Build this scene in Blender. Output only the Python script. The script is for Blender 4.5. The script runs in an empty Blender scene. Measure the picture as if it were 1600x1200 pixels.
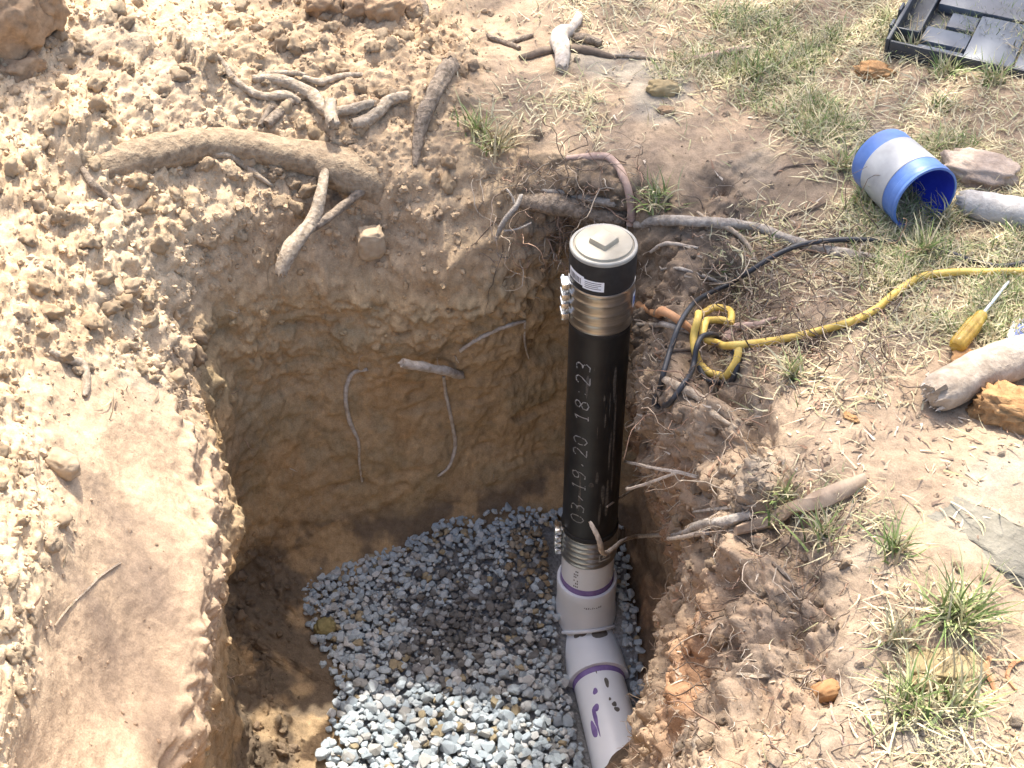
import bpy, bmesh, math, random
import numpy as np
from mathutils import Vector, Matrix
from mathutils.bvhtree import BVHTree
from mathutils import noise as mn

random.seed(7)
RNG = np.random.default_rng(7)
SC = bpy.context.scene
COL = SC.collection

# ------------------------------------------------------------------ camera, sky, sun, exposure
CAM_H, PITCH, FPX = 1.69, math.radians(42.5), 2400.0
cam = bpy.data.objects.new('camera', bpy.data.cameras.new('camera'))
COL.objects.link(cam)
cam.location = (0, 0, CAM_H)
cam.rotation_euler = (math.pi / 2 - PITCH, 0, 0)
cam.data.sensor_width = 36.0
cam.data.lens = 36.0 * FPX / 1600.0
cam.data.clip_start = 0.05
cam.data.clip_end = 400
SC.camera = cam

SUN_EL, SUN_AZ = math.radians(62), math.radians(-1)      # azimuth from +Y towards +X
world = bpy.data.worlds.new('World')
SC.world = world
world.use_nodes = True
wn = world.node_tree.nodes
sky = wn.new('ShaderNodeTexSky')
sky.sky_type = 'NISHITA'
sky.sun_disc = False
sky.sun_elevation = SUN_EL
sky.sun_rotation = SUN_AZ
sky.air_density = 0.8
sky.dust_density = 4.0
sky.ozone_density = 0.6
world.node_tree.links.new(sky.outputs[0], wn['Background'].inputs[0])
wn['Background'].inputs[1].default_value = 0.15
sl = bpy.data.lights.new('sun', 'SUN')
sl.energy = 2.7
sl.angle = math.radians(0.7)
sl.color = (1.0, 0.95, 0.87)
sun = bpy.data.objects.new('sun', sl)
COL.objects.link(sun)
sdir = Vector((math.sin(SUN_AZ) * math.cos(SUN_EL), math.cos(SUN_AZ) * math.cos(SUN_EL), math.sin(SUN_EL)))
sun.rotation_euler = sdir.to_track_quat('Z', 'Y').to_euler()
sun.location = sdir * 8
SC.view_settings.view_transform = 'Standard'
SC.view_settings.look = 'None'
SC.view_settings.gamma = 1
SC.view_settings.use_curve_mapping = False
SC.view_settings.exposure = 1.65

# ------------------------------------------------------------------ camera geometry helpers
CP, SP = math.cos(PITCH), math.sin(PITCH)
def ray(px, py):
    u = (px - 800) / FPX; v = (600 - py) / FPX
    return Vector((u, CP + SP * v, -SP + CP * v))        # unit depth along the axis
def at_z(px, py, z):
    d = ray(px, py); t = (z - CAM_H) / d.z
    return Vector((d.x * t, d.y * t, z))
def at_y(px, py, y):
    d = ray(px, py); t = y / d.y
    return Vector((d.x * t, y, CAM_H + d.z * t))
def project(V):
    V = np.asarray(V, float)
    y = V[..., 1]; z = V[..., 2] - CAM_H
    dep = y * CP - z * SP
    up = y * SP + z * CP
    dep = np.where(np.abs(dep) < 1e-3, 1e-3, dep)
    return 800 + FPX * V[..., 0] / dep, 600 - FPX * up / dep, dep

# ------------------------------------------------------------------ noise in numpy
def _h(ix, iy, iz, seed):
    h = (ix.astype(np.int64) * 374761393 + iy.astype(np.int64) * 668265263 + iz.astype(np.int64) * 2147483647 + seed * 974634777) & 0xffffffff
    h = ((h ^ (h >> 13)) * 1274126177) & 0xffffffff
    h = ((h ^ (h >> 16)) * 2246822519) & 0xffffffff
    return ((h ^ (h >> 15)) & 0xffffff) / float(0xffffff)
def vnoise(P, s, seed=0):
    Q = P / s
    I = np.floor(Q).astype(np.int64); f = Q - I
    f = f * f * f * (f * (f * 6 - 15) + 10)
    r = 0
    for dx in (0, 1):
        wx = f[:, 0] if dx else 1 - f[:, 0]
        for dy in (0, 1):
            wy = f[:, 1] if dy else 1 - f[:, 1]
            for dz in (0, 1):
                wz = f[:, 2] if dz else 1 - f[:, 2]
                r = r + wx * wy * wz * _h(I[:, 0] + dx, I[:, 1] + dy, I[:, 2] + dz, seed)
    return r * 2 - 1
_ca, _sa, _cb, _sb = math.cos(.6), math.sin(.6), math.cos(.9), math.sin(.9)
TILT = np.array(((_ca, -_sa, 0), (_sa, _ca, 0), (0, 0, 1))) @ np.array(((1, 0, 0), (0, _cb, -_sb), (0, _sb, _cb)))
def fbm(P, s, octv=4, seed=0, gain=0.5):
    r = 0; a = 1.0; n = 0
    for k in range(octv):
        P = P @ TILT
        r = r + a * vnoise(P + 13.7 * k, s / 2 ** k, seed + k); n += a; a *= gain
    return r / n
def worley(P, s, seed=0):
    Q = P / s
    I = np.floor(Q).astype(np.int64)
    f1 = np.full(len(P), 9.0); f2 = np.full(len(P), 9.0); idv = np.zeros(len(P))
    for dx in (-1, 0, 1):
        for dy in (-1, 0, 1):
            for dz in (-1, 0, 1):
                a, b, c = I[:, 0] + dx, I[:, 1] + dy, I[:, 2] + dz
                d = np.sqrt((a + _h(a, b, c, seed) - Q[:, 0]) ** 2 + (b + _h(a, b, c, seed + 1) - Q[:, 1]) ** 2 + (c + _h(a, b, c, seed + 2) - Q[:, 2]) ** 2)
                n = d < f1
                f2 = np.where(n, f1, np.minimum(f2, d))
                idv = np.where(n, _h(a, b, c, seed + 3), idv)
                f1 = np.where(n, d, f1)
    return f1, f2, idv
def sst(x, a, b):
    t = np.clip((x - a) / (b - a), 0, 1)
    return t * t * (3 - 2 * t)

# ------------------------------------------------------------------ object helpers
def tag(o, label=None, cat=None, group=None, kind=None):
    if label: o['label'] = label
    if cat: o['category'] = cat
    if group: o['group'] = group
    if kind: o['kind'] = kind
    return o
def empty(name, loc, label=None, cat=None, group=None):
    o = bpy.data.objects.new(name, None); COL.objects.link(o)
    o.location = loc
    o.empty_display_size = 0.05
    return tag(o, label, cat, group)
def np_mesh(name, V, F, col=None, smooth=True):
    V = np.asarray(V, np.float32); F = np.asarray(F, np.int32)
    m = bpy.data.meshes.new(name)
    k = F.shape[1]
    m.vertices.add(len(V)); m.vertices.foreach_set('co', V.ravel())
    m.loops.add(F.size); m.loops.foreach_set('vertex_index', F.ravel())
    m.polygons.add(len(F))
    m.polygons.foreach_set('loop_start', np.arange(0, F.size, k, dtype=np.int32))
    m.polygons.foreach_set('loop_total', np.full(len(F), k, np.int32))
    m.polygons.foreach_set('use_smooth', np.full(len(F), smooth, bool))
    m.update(calc_edges=True)
    if col is not None:
        a = m.attributes.new('tint', 'FLOAT_COLOR', 'POINT')
        c = np.ones((len(V), 4), np.float32); c[:, :3] = col
        a.data.foreach_set('color', c.ravel())
    return m
def link(name, mesh, mat=None, parent=None, loc=None):
    o = bpy.data.objects.new(name, mesh); COL.objects.link(o)
    if mat and not mesh.materials: mesh.materials.append(mat)
    if loc is not None: o.location = loc
    if parent is not None:
        o.parent = parent
    return o
class MB:
    """collects shapes given in world space and links them as ONE mesh, relative to the parent's place"""
    def __init__(s): s.v = []; s.f = []
    def add(s, V, F):
        o = len(s.v); s.v += [tuple(p) for p in V]; s.f += [tuple(i + o for i in q) for q in F]; return s
    def box(s, c, h, M=None):
        V = [Vector((c[0] + h[0] * x, c[1] + h[1] * y, c[2] + h[2] * z)) for x in (-1, 1) for y in (-1, 1) for z in (-1, 1)]
        if M: V = [M @ p for p in V]
        return s.add(V, [(0, 1, 3, 2), (4, 6, 7, 5), (0, 4, 5, 1), (2, 3, 7, 6), (0, 2, 6, 4), (1, 5, 7, 3)])
    def lathe(s, prof, n=64, M=None, a0=0, a1=2 * math.pi):
        full = abs(a1 - a0 - 2 * math.pi) < 1e-6
        m = n if full else n + 1
        V = []
        for r, z in prof:
            for k in range(m):
                a = a0 + (a1 - a0) * k / n
                p = Vector((r * math.cos(a), r * math.sin(a), z)); V.append(M @ p if M else p)
        F = []
        for i in range(len(prof) - 1):
            for k in range(n):
                k2 = (k + 1) % m
                F.append((i * m + k, i * m + k2, (i + 1) * m + k2, (i + 1) * m + k))
        return s.add(V, F)
    def tube(s, pts, rad, n=8, cap=True, wob=0.0, seed=0, ragged=False):
        rr = random.Random(seed)
        pts = [Vector(p) for p in pts]; L = len(pts)
        rings = []; ref = None; sl_len = 0; rmx = max(rad)
        for i in range(L):
            t = (pts[min(i + 1, L - 1)] - pts[max(i - 1, 0)])
            t = t.normalized() if t.length > 1e-9 else Vector((0, 0, 1))
            if ref is None:
                ref = t.cross(Vector((0.31, 0.2, 0.93))).normalized()
            ref = (ref - t * ref.dot(t)).normalized(); b = t.cross(ref)
            ring = []
            if i: sl_len += (pts[i] - pts[i - 1]).length / max(rmx, 1e-5)
            for k in range(n):
                a = 2 * math.pi * k / n
                w_ = 0
                if wob:
                    w_ = mn.fractal(Vector((math.cos(a) * 1.7, math.sin(a) * 1.7, sl_len * .33 + seed * 5.1)), .7, 2.2, 4) + .25 * (rr.random() * 2 - 1)
                    if ragged and i in (0, L - 1): w_ += rr.uniform(-4, 1.5)
                q = rad[i] * max(.15, 1 + wob * w_)
                ring.append(pts[i] + (ref * math.cos(a) + b * math.sin(a)) * q + (t * rr.uniform(-.5, .5) * rad[i] if ragged and i in (0, L - 1) else t * 0))
            rings.append(ring)
        V = [p for r in rings for p in r]; F = []
        for i in range(L - 1):
            for k in range(n):
                F.append((i * n + k, i * n + (k + 1) % n, (i + 1) * n + (k + 1) % n, (i + 1) * n + k))
        if cap:
            F.append(tuple(range(n))[::-1]); F.append(tuple((L - 1) * n + k for k in range(n)))
        return s.add(V, F)
    def build(s, name, mat, parent=None, smooth=True, bevel=0, origin=None, angle=35):
        o0 = Vector((0, 0, 0)); pp = parent
        while pp is not None: o0 = o0 + Vector(pp.location); pp = pp.parent
        if parent is None and origin is not None: o0 = Vector(origin)
        m = bpy.data.meshes.new(name)
        m.from_pydata([Vector(p) - o0 for p in s.v], [], s.f)
        bm = bmesh.new(); bm.from_mesh(m)
        bmesh.ops.recalc_face_normals(bm, faces=bm.faces)
        if bevel:
            es = [e for e in bm.edges if len(e.link_faces) == 2 and e.calc_face_angle(0) > 0.6]
            bmesh.ops.bevel(bm, geom=es, offset=bevel, segments=2, affect='EDGES', profile=0.5)
        if smooth:
            for f in bm.faces: f.smooth = True
            for e in bm.edges:
                if len(e.link_faces) == 2 and e.calc_face_angle(0) > math.radians(angle): e.smooth = False
        bm.to_mesh(m); bm.free()
        ob = link(name, m, mat, parent)
        if parent is None and origin is not None: ob.location = o0
        return ob

# ------------------------------------------------------------------ materials
def new_mat(name):
    m = bpy.data.materials.new(name); m.use_nodes = True
    nt = m.node_tree; b = nt.nodes['Principled BSDF']
    return m, nt, b
def nd(nt, typ, **kw):
    n = nt.nodes.new(typ)
    for k, v in kw.items():
        if k in n.inputs: n.inputs[k].default_value = v
        else: setattr(n, k, v)
    return n
def grain(nt, scale, detail=6, rough=0.6, space='Object'):
    tc = nd(nt, 'ShaderNodeTexCoord')
    n = nd(nt, 'ShaderNodeTexNoise'); n.inputs['Scale'].default_value = scale
    n.inputs['Detail'].default_value = detail; n.inputs['Roughness'].default_value = rough
    nt.links.new(tc.outputs[space], n.inputs['Vector'])
    return n
def ramp(nt, src, stops):
    r = nd(nt, 'ShaderNodeValToRGB')
    e = r.color_ramp.elements
    while len(e) < len(stops): e.new(0.5)
    for i, (p, c) in enumerate(stops):
        e[i].position = p; e[i].color = (c[0], c[1], c[2], 1)
    nt.links.new(src, r.inputs[0]); return r
def bump(nt, b, src, strength, dist, prev=None):
    bp = nd(nt, 'ShaderNodeBump'); bp.inputs['Strength'].default_value = strength; bp.inputs['Distance'].default_value = dist
    nt.links.new(src, bp.inputs['Height'])
    if prev: nt.links.new(prev.outputs[0], bp.inputs['Normal'])
    nt.links.new(bp.outputs[0], b.inputs['Normal']); return bp
def mul(nt, a, bsock):
    m = nd(nt, 'ShaderNodeMix'); m.data_type = 'RGBA'; m.blend_type = 'MULTIPLY'
    m.inputs[0].default_value = 1
    nt.links.new(a, m.inputs[6]); nt.links.new(bsock, m.inputs[7]); return m.outputs[2]

def tint_mat(name, scale=60, lo=0.7, hi=1.25, bs=0.5, bd=0.004, rough=0.95, fine=400, spec=0.15):
    """colour from the point attribute 'tint', broken up by two noises, with fine relief"""
    m, nt, b = new_mat(name)
    at = nd(nt, 'ShaderNodeAttribute'); at.attribute_name = 'tint'
    n1 = grain(nt, scale); r1 = ramp(nt, n1.outputs[0], [(0.3, (lo,) * 3), (0.72, (hi,) * 3)])
    n2 = grain(nt, fine, 4, 0.7); r2 = ramp(nt, n2.outputs[0], [(0.3, (0.78, 0.77, 0.76)), (0.7, (1.18, 1.18, 1.17))])
    c = mul(nt, mul(nt, at.outputs[0], r1.outputs[0]), r2.outputs[0])
    nt.links.new(c, b.inputs['Base Color'])
    b.inputs['Roughness'].default_value = rough; b.inputs['Specular IOR Level'].default_value = spec
    p = bump(nt, b, n1.outputs[0], bs, bd * 2)
    bump(nt, b, n2.outputs[0], bs, bd * 0.5, p)
    return m
def noisy(name, c1, c2, scale=30, rough=0.8, bs=0.3, bd=0.002, metal=0, spec=0.3, stretch=None, mid=0.5):
    m, nt, b = new_mat(name)
    n = grain(nt, scale)
    if stretch:
        mp = nd(nt, 'ShaderNodeMapping'); mp.inputs['Scale'].default_value = stretch
        tc = nd(nt, 'ShaderNodeTexCoord'); nt.links.new(tc.outputs['Object'], mp.inputs[0]); nt.links.new(mp.outputs[0], n.inputs['Vector'])
    r = ramp(nt, n.outputs[0], [(mid - 0.2, c1), (mid + 0.2, c2)])
    nt.links.new(r.outputs[0], b.inputs['Base Color'])
    b.inputs['Roughness'].default_value = rough; b.inputs['Metallic'].default_value = metal
    b.inputs['Specular IOR Level'].default_value = spec
    if bs: bump(nt, b, n.outputs[0], bs, bd)
    return m

# ------------------------------------------------------------------ the ground with the dug hole: a lofted sheet
# columns run clockwise (seen from above) from the front; rings: foot of wall, mid wall, upper wall, rim, near ground, ground, outer
CN = [
 [(-.05,1.25,-1.05),(-.05,1.18,-.6),(-.05,1.10,-.2),(-.05,1.02,-.02),(-.05,.85,0),(-.05,.4,0),(-.05,-.8,0)],
 [(-.46,1.30,-1.05),(-.54,1.27,-.65),(-.505,1.24,-.42),(-.515,1.20,-.33),(-.59,1.10,-.2),(-.72,.8,.03),(-1.4,.2,.1)],
 [(-.50,1.62,-1.05),(-.535,1.52,-.70),(-.508,1.48,-.42),(-.512,1.46,-.33),(-.60,1.40,-.24),(-.72,1.25,.03),(-1.5,1.0,.15)],
 [(-.54,1.95,-1.02),(-.54,1.85,-.70),(-.508,1.72,-.41),(-.515,1.68,-.32),(-.60,1.62,-.21),(-.77,1.55,.04),(-1.6,1.5,.2)],
 [(-.60,2.10,-1.0),(-.58,2.02,-.68),(-.54,1.93,-.36),(-.57,1.92,-.28),(-.66,1.86,-.13),(-.84,1.80,.06),(-1.7,1.9,.22)],
 [(-.61,2.14,-.98),(-.60,2.15,-.6),(-.60,2.12,-.36),(-.66,2.13,-.15),(-.74,2.10,-.02),(-.92,2.15,.1),(-1.8,2.4,.25)],
 [(-.55,2.23,-.97),(-.545,2.32,-.5),(-.575,2.36,-.22),(-.65,2.38,-.05),(-.74,2.40,.05),(-.95,2.55,.17),(-1.8,3.2,.3)],
 [(-.45,2.27,-.97),(-.45,2.39,-.5),(-.46,2.41,-.27),(-.49,2.55,-.05),(-.53,2.68,.04),(-.65,2.90,.1),(-1.1,4.0,.25)],
 [(-.25,2.31,-.95),(-.25,2.40,-.5),(-.25,2.41,-.30),(-.25,2.57,-.07),(-.25,2.70,0),(-.28,3.0,.02),(-.35,4.2,.05)],
 [(-.05,2.36,-.92),(-.02,2.44,-.52),(0,2.42,-.27),(0,2.56,-.05),(0,2.68,0),(0,3.0,0),(.1,4.3,0)],
 [(.12,2.44,-.88),(.13,2.52,-.52),(.13,2.50,-.2),(.15,2.50,-.03),(.18,2.60,0),(.25,3.0,0),(.6,4.3,0)],
 [(.27,2.36,-.9),(.27,2.34,-.5),(.28,2.33,-.25),(.33,2.36,-.06),(.42,2.50,-.01),(.70,2.9,0),(1.7,4.0,0)],
 [(.30,2.22,-1.0),(.29,2.20,-.55),(.275,2.18,-.22),(.31,2.17,-.10),(.45,2.20,-.06),(.85,2.35,0),(2.0,2.8,0)],
 [(.33,2.08,-1.03),(.325,2.06,-.55),(.262,1.98,-.2),(.288,1.95,-.1),(.42,1.92,-.03),(.80,1.90,0),(2.0,1.9,0)],
 [(.325,1.95,-1.04),(.335,1.85,-.55),(.318,1.76,-.22),(.355,1.71,-.07),(.42,1.66,-.01),(.75,1.60,0),(2.0,1.4,0)],
 [(.245,1.80,-1.0),(.262,1.66,-.55),(.295,1.55,-.26),(.36,1.47,-.08),(.45,1.42,-.02),(.75,1.30,0),(2.0,.8,0)],
 [(.13,1.63,-1.02),(.20,1.47,-.55),(.26,1.37,-.25),(.33,1.30,-.08),(.42,1.20,-.03),(.65,1.0,0),(1.7,.2,0)],
 [(.10,1.30,-1.05),(.13,1.20,-.6),(.18,1.12,-.2),(.20,1.05,-.03),(.25,.90,0),(.40,.5,0),(.8,-.6,0)],
]
CEN = np.array((-.02, 1.85, -1.095))
net = []
for c in CN:
    c = [np.array(p, float) for p in c]
    fm = CEN * 0.45 + c[0] * 0.55; fm[2] = -1.09 * 0.6 + c[0][2] * 0.4
    d = c[6] - CEN; d[2] = 0; d /= np.linalg.norm(d)
    f1 = CEN + d * 12; f1[2] = 0.0
    f2 = CEN + d * 90; f2[2] = 0.0
    net.append([CEN + (fm - CEN) * 0.0005, fm] + c + [f1, f2])
net = np.array(net)                                     # 18 x 11 x 3
def hermite(P, samples, periodic):
    """P: n x m x 3, interpolate along axis 0 at float positions"""
    n = len(P)
    nxt = np.roll(P, -1, 0); prv = np.roll(P, 1, 0)
    if not periodic:
        nxt[-1] = P[-1]; prv[0] = P[0]
    d1 = np.maximum(np.linalg.norm(nxt - P, axis=-1, keepdims=True), 1e-6)
    d0 = np.maximum(np.linalg.norm(P - prv, axis=-1, keepdims=True), 1e-6)
    T = ((nxt - P) / d1 * d0 + (P - prv) / d0 * d1) / (d0 + d1)
    i = np.floor(samples).astype(int); t = (samples - i)[:, None, None]
    if periodic: j = (i + 1) % n; i = i % n
    else: i = np.clip(i, 0, n - 2); t = (samples - i)[:, None, None]; j = i + 1
    L = np.linalg.norm(P[j] - P[i], axis=-1, keepdims=True)
    h00 = 2 * t ** 3 - 3 * t ** 2 + 1; h10 = t ** 3 - 2 * t ** 2 + t; h01 = -2 * t ** 3 + 3 * t ** 2; h11 = t ** 3 - t ** 2
    return h00 * P[i] + h10 * L * T[i] + h01 * P[j] + h11 * L * T[j]
ccount = [14, 30, 62, 66, 66, 66, 74, 78, 76, 74, 74, 70, 62, 62, 62, 60, 36, 14]   # samples per column gap
cs = np.concatenate([k + np.arange(n) / n for k, n in enumerate(ccount)])
rcount = [10, 46, 76, 62, 34, 46, 92, 60, 14, 6]
rs = np.concatenate([k + np.arange(n) / n for k, n in enumerate(rcount)] + [np.array([10.0])])
A = hermite(net, cs, True)                              # cols x 11 x 3
G = hermite(np.swapaxes(A, 0, 1).copy(), rs, False)     # rings x cols x 3
NR, NC = G.shape[:2]
gu = np.roll(G, -1, 1) - np.roll(G, 1, 1)
gv = np.gradient(G, axis=0)
N = np.cross(gv, gu)
N /= np.maximum(np.linalg.norm(N, axis=-1, keepdims=True), 1e-9)
if N[-3, 10, 2] < 0: N = -N
V = G.reshape(-1, 3); NN = N.reshape(-1, 3)
RP = np.repeat(rs, NC); CPAR = np.tile(cs, NR)
def band(x, a, b, c, d): return sst(x, a, b) * (1 - sst(x, c, d))
wobble = 0.35 * fbm(V, 0.25, 3, 91)
cpw = CPAR + wobble; rpw = RP + wobble * 0.6
near = 1 - sst(RP, 8.05, 8.8)
left = band(CPAR, 0.3, 1.2, 7.6, 8.6)
right = band(CPAR, 10.6, 11.4, 17.0, 17.8)
wall = band(RP, 2.0, 2.4, 5.0, 5.3)
slide = band(CPAR, 0.5, 1.2, 3.9, 4.7) * band(rpw, 4.6, 4.9, 6.3, 6.75)
topleft = band(cpw, 4.2, 5.0, 8.2, 9.0) * sst(rpw, 3.9, 4.6)
soft = 1 - .5 * (1 - sst(CPAR, 3.6, 5.0)) * sst(CPAR, .3, 1)
spoil = np.clip(np.maximum(left * sst(rpw, 5.9, 6.5), topleft) * (1 - slide), 0, 1) * near
rightwall = right * band(RP, 2.3, 3.0, 5.6, 6.3)
flat = sst(RP, 5.2, 5.8) * (1 - spoil) * (1 - slide) * near
# large shape changes, then lumps, then grain: all along the surface normal
D = 0.036 * fbm(V, 0.32, 3, 5) * near * sst(RP, 1.2, 2.4)
f1, f2, idc = worley(V + 0.030 * np.stack([fbm(V, .055, 4, s * 10, .6) for s in (1, 2, 3)], 1), 0.075, 11)
big = np.clip(1 - (f1 / 0.62) ** 2, 0, 1) * (0.2 + 0.8 * idc)
f1, f2, idb = worley(V + 0.012 * np.stack([fbm(V, .024, 3, s * 10, .6) for s in (4, 5, 6)], 1), 0.030, 21)
med = np.clip(1 - (f1 / 0.62) ** 2, 0, 1) * (0.15 + 0.85 * idb)
f1, f2, ids = worley(V, 0.0135, 31)
sml = np.clip(1 - (f1 / 0.65) ** 2, 0, 1) * ids
rough = 0.5 + 0.5 * fbm(V, 0.16, 3, 44)
crumb = fbm(V, .035, 4, 47, .62)
bil = np.abs(fbm(V, .085, 3, 147)) * 2.2 + .6 * np.abs(vnoise(V, .026, 150)) + .35 * np.abs(vnoise(V, .012, 151))
f1h, _f, idh = worley(V + 0.05 * np.stack([fbm(V, .10, 3, s * 10 + 3, .6) for s in (1, 2, 3)], 1), 0.17, 211)
D += spoil * .045 * np.clip(1 - (f1h / .6) ** 2, 0, 1) * idh * sst(V[:, 1], 1.7, 2.2)
soft = soft * (.35 + .75 * sst(fbm(V, .33, 3, 213), -.22, .25))
D += spoil * soft * (.030 * (bil - .5) * .75 + .036 * fbm(V, .17, 3, 148)) + rightwall * (.020 * (bil - .5) - .05 * sst(fbm(V, .14, 3, 149), .10, .40))
D += (spoil * .010 + rightwall * .012) * crumb + spoil * .010 * fbm(V, .013, 3, 152, .7) * (1 - slide)
D += spoil * soft * (0.020 * big + 0.011 * med * (0.4 + rough) + 0.004 * sml)
D += rightwall * (0.022 * big * rough + 0.014 * med + 0.006 * sml - 0.02 * sst(fbm(V, .11, 3, 71), .12, .5))
for hx, hy, hz, hr_, hd in [(1112, 925, -.14, .050, .085), (1100, 1045, -.24, .055, .06), (1050, 790, -.20, .06, .06), (1130, 590, -.06, .05, .04), (1255, 545, -.03, .06, .04)]:
    hp = np.array(at_z(hx, hy, hz)); D -= hd * np.exp(-(((V - hp) ** 2).sum(1) / hr_ ** 2) ** 1.5) * (1 + .5 * crumb)
wallmid = wall * (1 - rightwall) * (1 - spoil)
upw = sst(V[:, 2] + .12 * rough, -.52, -.22)
D += wallmid * (0.018 * fbm(V, .10, 5, 55, .58) + 0.007 * fbm(V, 0.022, 4, 56, .6) + 0.006 * med * sst(fbm(V, .12, 2, 57), -.1, .3))
D += wallmid * upw * (0.022 * fbm(V, .06, 5, 59, .62) + .016 * big * rough + .012 * med)
V2 = V.copy(); V2[:, 2] *= 0.25
D += wallmid * 0.008 * fbm(V2, 0.06, 3, 58)
V2 = V.copy(); V2[:, 2] *= 3.2
D -= wallmid * 0.010 * sst(fbm(V2, 0.16, 4, 158), .12, .40)              # upright shovel marks
D += flat * (0.006 * fbm(V, .06, 4, 61) + 0.004 * sml * rough + 0.007 * med * sst(fbm(V, .2, 3, 63), .05, .45))
D += slide * (0.006 * fbm(V, .08, 3, 65) + 0.0015 * fbm(V, .012, 2, 66))
ridge = band(CPAR, 0.6, 1.2, 4.2, 4.9) * band(RP, 3.7, 4.3, 5.2, 5.5)
D += ridge * (0.020 * fbm(V, .14, 4, 67, .55) + 0.002 * med)
floor = (1 - sst(RP, 1.9, 2.3))
D += sst(RP, .8, 1.4) * floor * (0.012 * fbm(V, .07, 4, 68) + 0.008 * med)
leftfoot = band(CPAR, 1.0, 1.8, 6.2, 6.9) * band(RP, 1.35, 1.8, 2.1, 2.6)
D += leftfoot * (0.03 * big + 0.016 * med + 0.005 * sml + 0.012)
VD = V + NN * D[:, None]
dl_ = np.abs((VD[:, 0] - .166) * .987 + (VD[:, 1] - 2.22) * .16)
tw = np.exp(-(dl_ / .10) ** 4) * (1 - sst(VD[:, 1], 2.36, 2.41)) * sst(VD[:, 1] - 1.3 * (VD[:, 0] - .19) + .05 * fbm(V, .06, 3, 77), 1.78, 1.90) * (VD[:, 2] < -.9)
VD[:, 2] = VD[:, 2] * (1 - tw) + np.minimum(VD[:, 2], -1.16) * tw

# soil colours: pale dry spoil, tan ground, yellow brown subsoil, red clay, grey brown topsoil, moist foot
def C(r, g, b): return np.array((r, g, b))[None]
def mixc(a, b, f): return a * (1 - f[:, None]) + b * f[:, None]
n_a = fbm(VD, .22, 4, 101); n_b = fbm(VD, .07, 4, 102); n_c = fbm(VD, .4, 3, 103)
col = np.repeat(C(.335, .25, .17), len(V), 0)
col = mixc(col, C(.31, .275, .215), 0.8 * sst(n_a, .05, .45))
col = mixc(col, C(.30, .22, .15), 0.7 * sst(n_b, .1, .5))
wcol = np.repeat(C(.405, .285, .158), len(V), 0)
wcol = mixc(wcol, C(.40, .26, .13), 0.8 * sst(n_a, .1, .4))
wcol = mixc(wcol, C(.33, .25, .145), 0.8 * sst(n_b, .0, .4))
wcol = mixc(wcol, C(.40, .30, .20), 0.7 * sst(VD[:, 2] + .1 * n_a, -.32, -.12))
wcol = mixc(wcol, C(.20, .15, .10), 0.5 * sst(n_c, .1, .5))
wf = 1 - sst(rpw, 5.0, 5.6)
col = mixc(col, wcol, wf)
rw = np.repeat(C(.33, .245, .165), len(V), 0)
rw = mixc(rw, C(.32, .20, .12), sst(n_a + .25 * n_b - .6 * (VD[:, 2] + .42), .05, .4))
rw = mixc(rw, C(.28, .25, .20), 0.6 * sst(n_b, .15, .5))
col = mixc(col, rw, np.clip(rightwall * 1.1 + right * wf, 0, 1))
sp = np.repeat(C(.53, .405, .265), len(V), 0)
sp = mixc(sp, C(.46, .325, .195), 0.7 * sst(n_b, .0, .4))
sp = mixc(sp, C(.40, .31, .22), 0.6 * sst(n_a, .15, .5))
sp = mixc(sp, C(.38, .275, .175), .75 * sst(VD[:, 0] + .15 * n_a, -.66, -.40) * sst(VD[:, 1], 2.1, 2.35))
col = mixc(col, sp, spoil)
col = mixc(col, C(.46, .335, .22), np.clip(slide + ridge, 0, 1))
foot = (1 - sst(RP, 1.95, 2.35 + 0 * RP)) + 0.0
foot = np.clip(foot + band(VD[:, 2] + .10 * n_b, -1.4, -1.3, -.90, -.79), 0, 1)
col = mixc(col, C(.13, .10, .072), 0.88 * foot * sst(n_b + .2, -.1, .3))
hollow_dk = band(VD[:, 0], -.04, .10, .50, .75) * band(VD[:, 1], 1.80, 1.95, 2.42, 2.58) * sst(RP, 3.4, 4.4)  # shade of the hollow and root tangle worked into the topsoil colour
col = mixc(col, C(.17, .13, .095), hollow_dk * (.45 + .5 * sst(n_b, -.2, .3)))
rc = np.exp(-(((VD - np.array(at_z(1090, 1050, -.28))) ** 2).sum(1) / .13 ** 2)) * right
col = mixc(col, C(.34, .19, .10), np.clip(rc * (1.1 + n_b), 0, .85))
ts2 = band(VD[:, 0], .26, .33, .46, .60) * band(VD[:, 1], .9, 1.1, 1.55, 1.75) * sst(RP, 3.6, 4.6)
col = mixc(col, C(.29, .22, .155), ts2 * (.4 + .5 * sst(n_b, -.2, .3)))
col *= (1 + 0.12 * fbm(VD, .03, 3, 105))[:, None]

idx = np.arange(NR * NC).reshape(NR, NC)
a, b_ = idx[:-1], idx[1:]
F = np.stack([a, np.roll(a, -1, 1), np.roll(b_, -1, 1), b_], -1).reshape(-1, 4)
q = F[(NR - 8) * NC + 5]
nz = np.cross(VD[q[1]] - VD[q[0]], VD[q[2]] - VD[q[0]])[2]
if nz < 0: F = F[:, ::-1]
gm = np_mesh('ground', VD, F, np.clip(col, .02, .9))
SOIL = tint_mat('soil', 55, .78, 1.2, .55, .0035, .96, 330, .1)
ground = link('ground', gm, SOIL)
tag(ground, kind='structure')
bpy.context.view_layer.update()
BVH = BVHTree.FromObject(ground, bpy.context.evaluated_depsgraph_get())
CAMP = Vector((0, 0, CAM_H))
def hit(px, py):
    d = ray(px, py).normalized()
    l, n, i, t = BVH.ray_cast(CAMP, d)
    if l is None: return at_z(px, py, 0), Vector((0, 0, 1))
    if n.dot(d) > 0: n = -n
    return l, n
def drop(x, y, z0=1.5):
    l, n, i, t = BVH.ray_cast(Vector((x, y, z0)), Vector((0, 0, -1)))
    return l if l is not None else Vector((x, y, 0))
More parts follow.
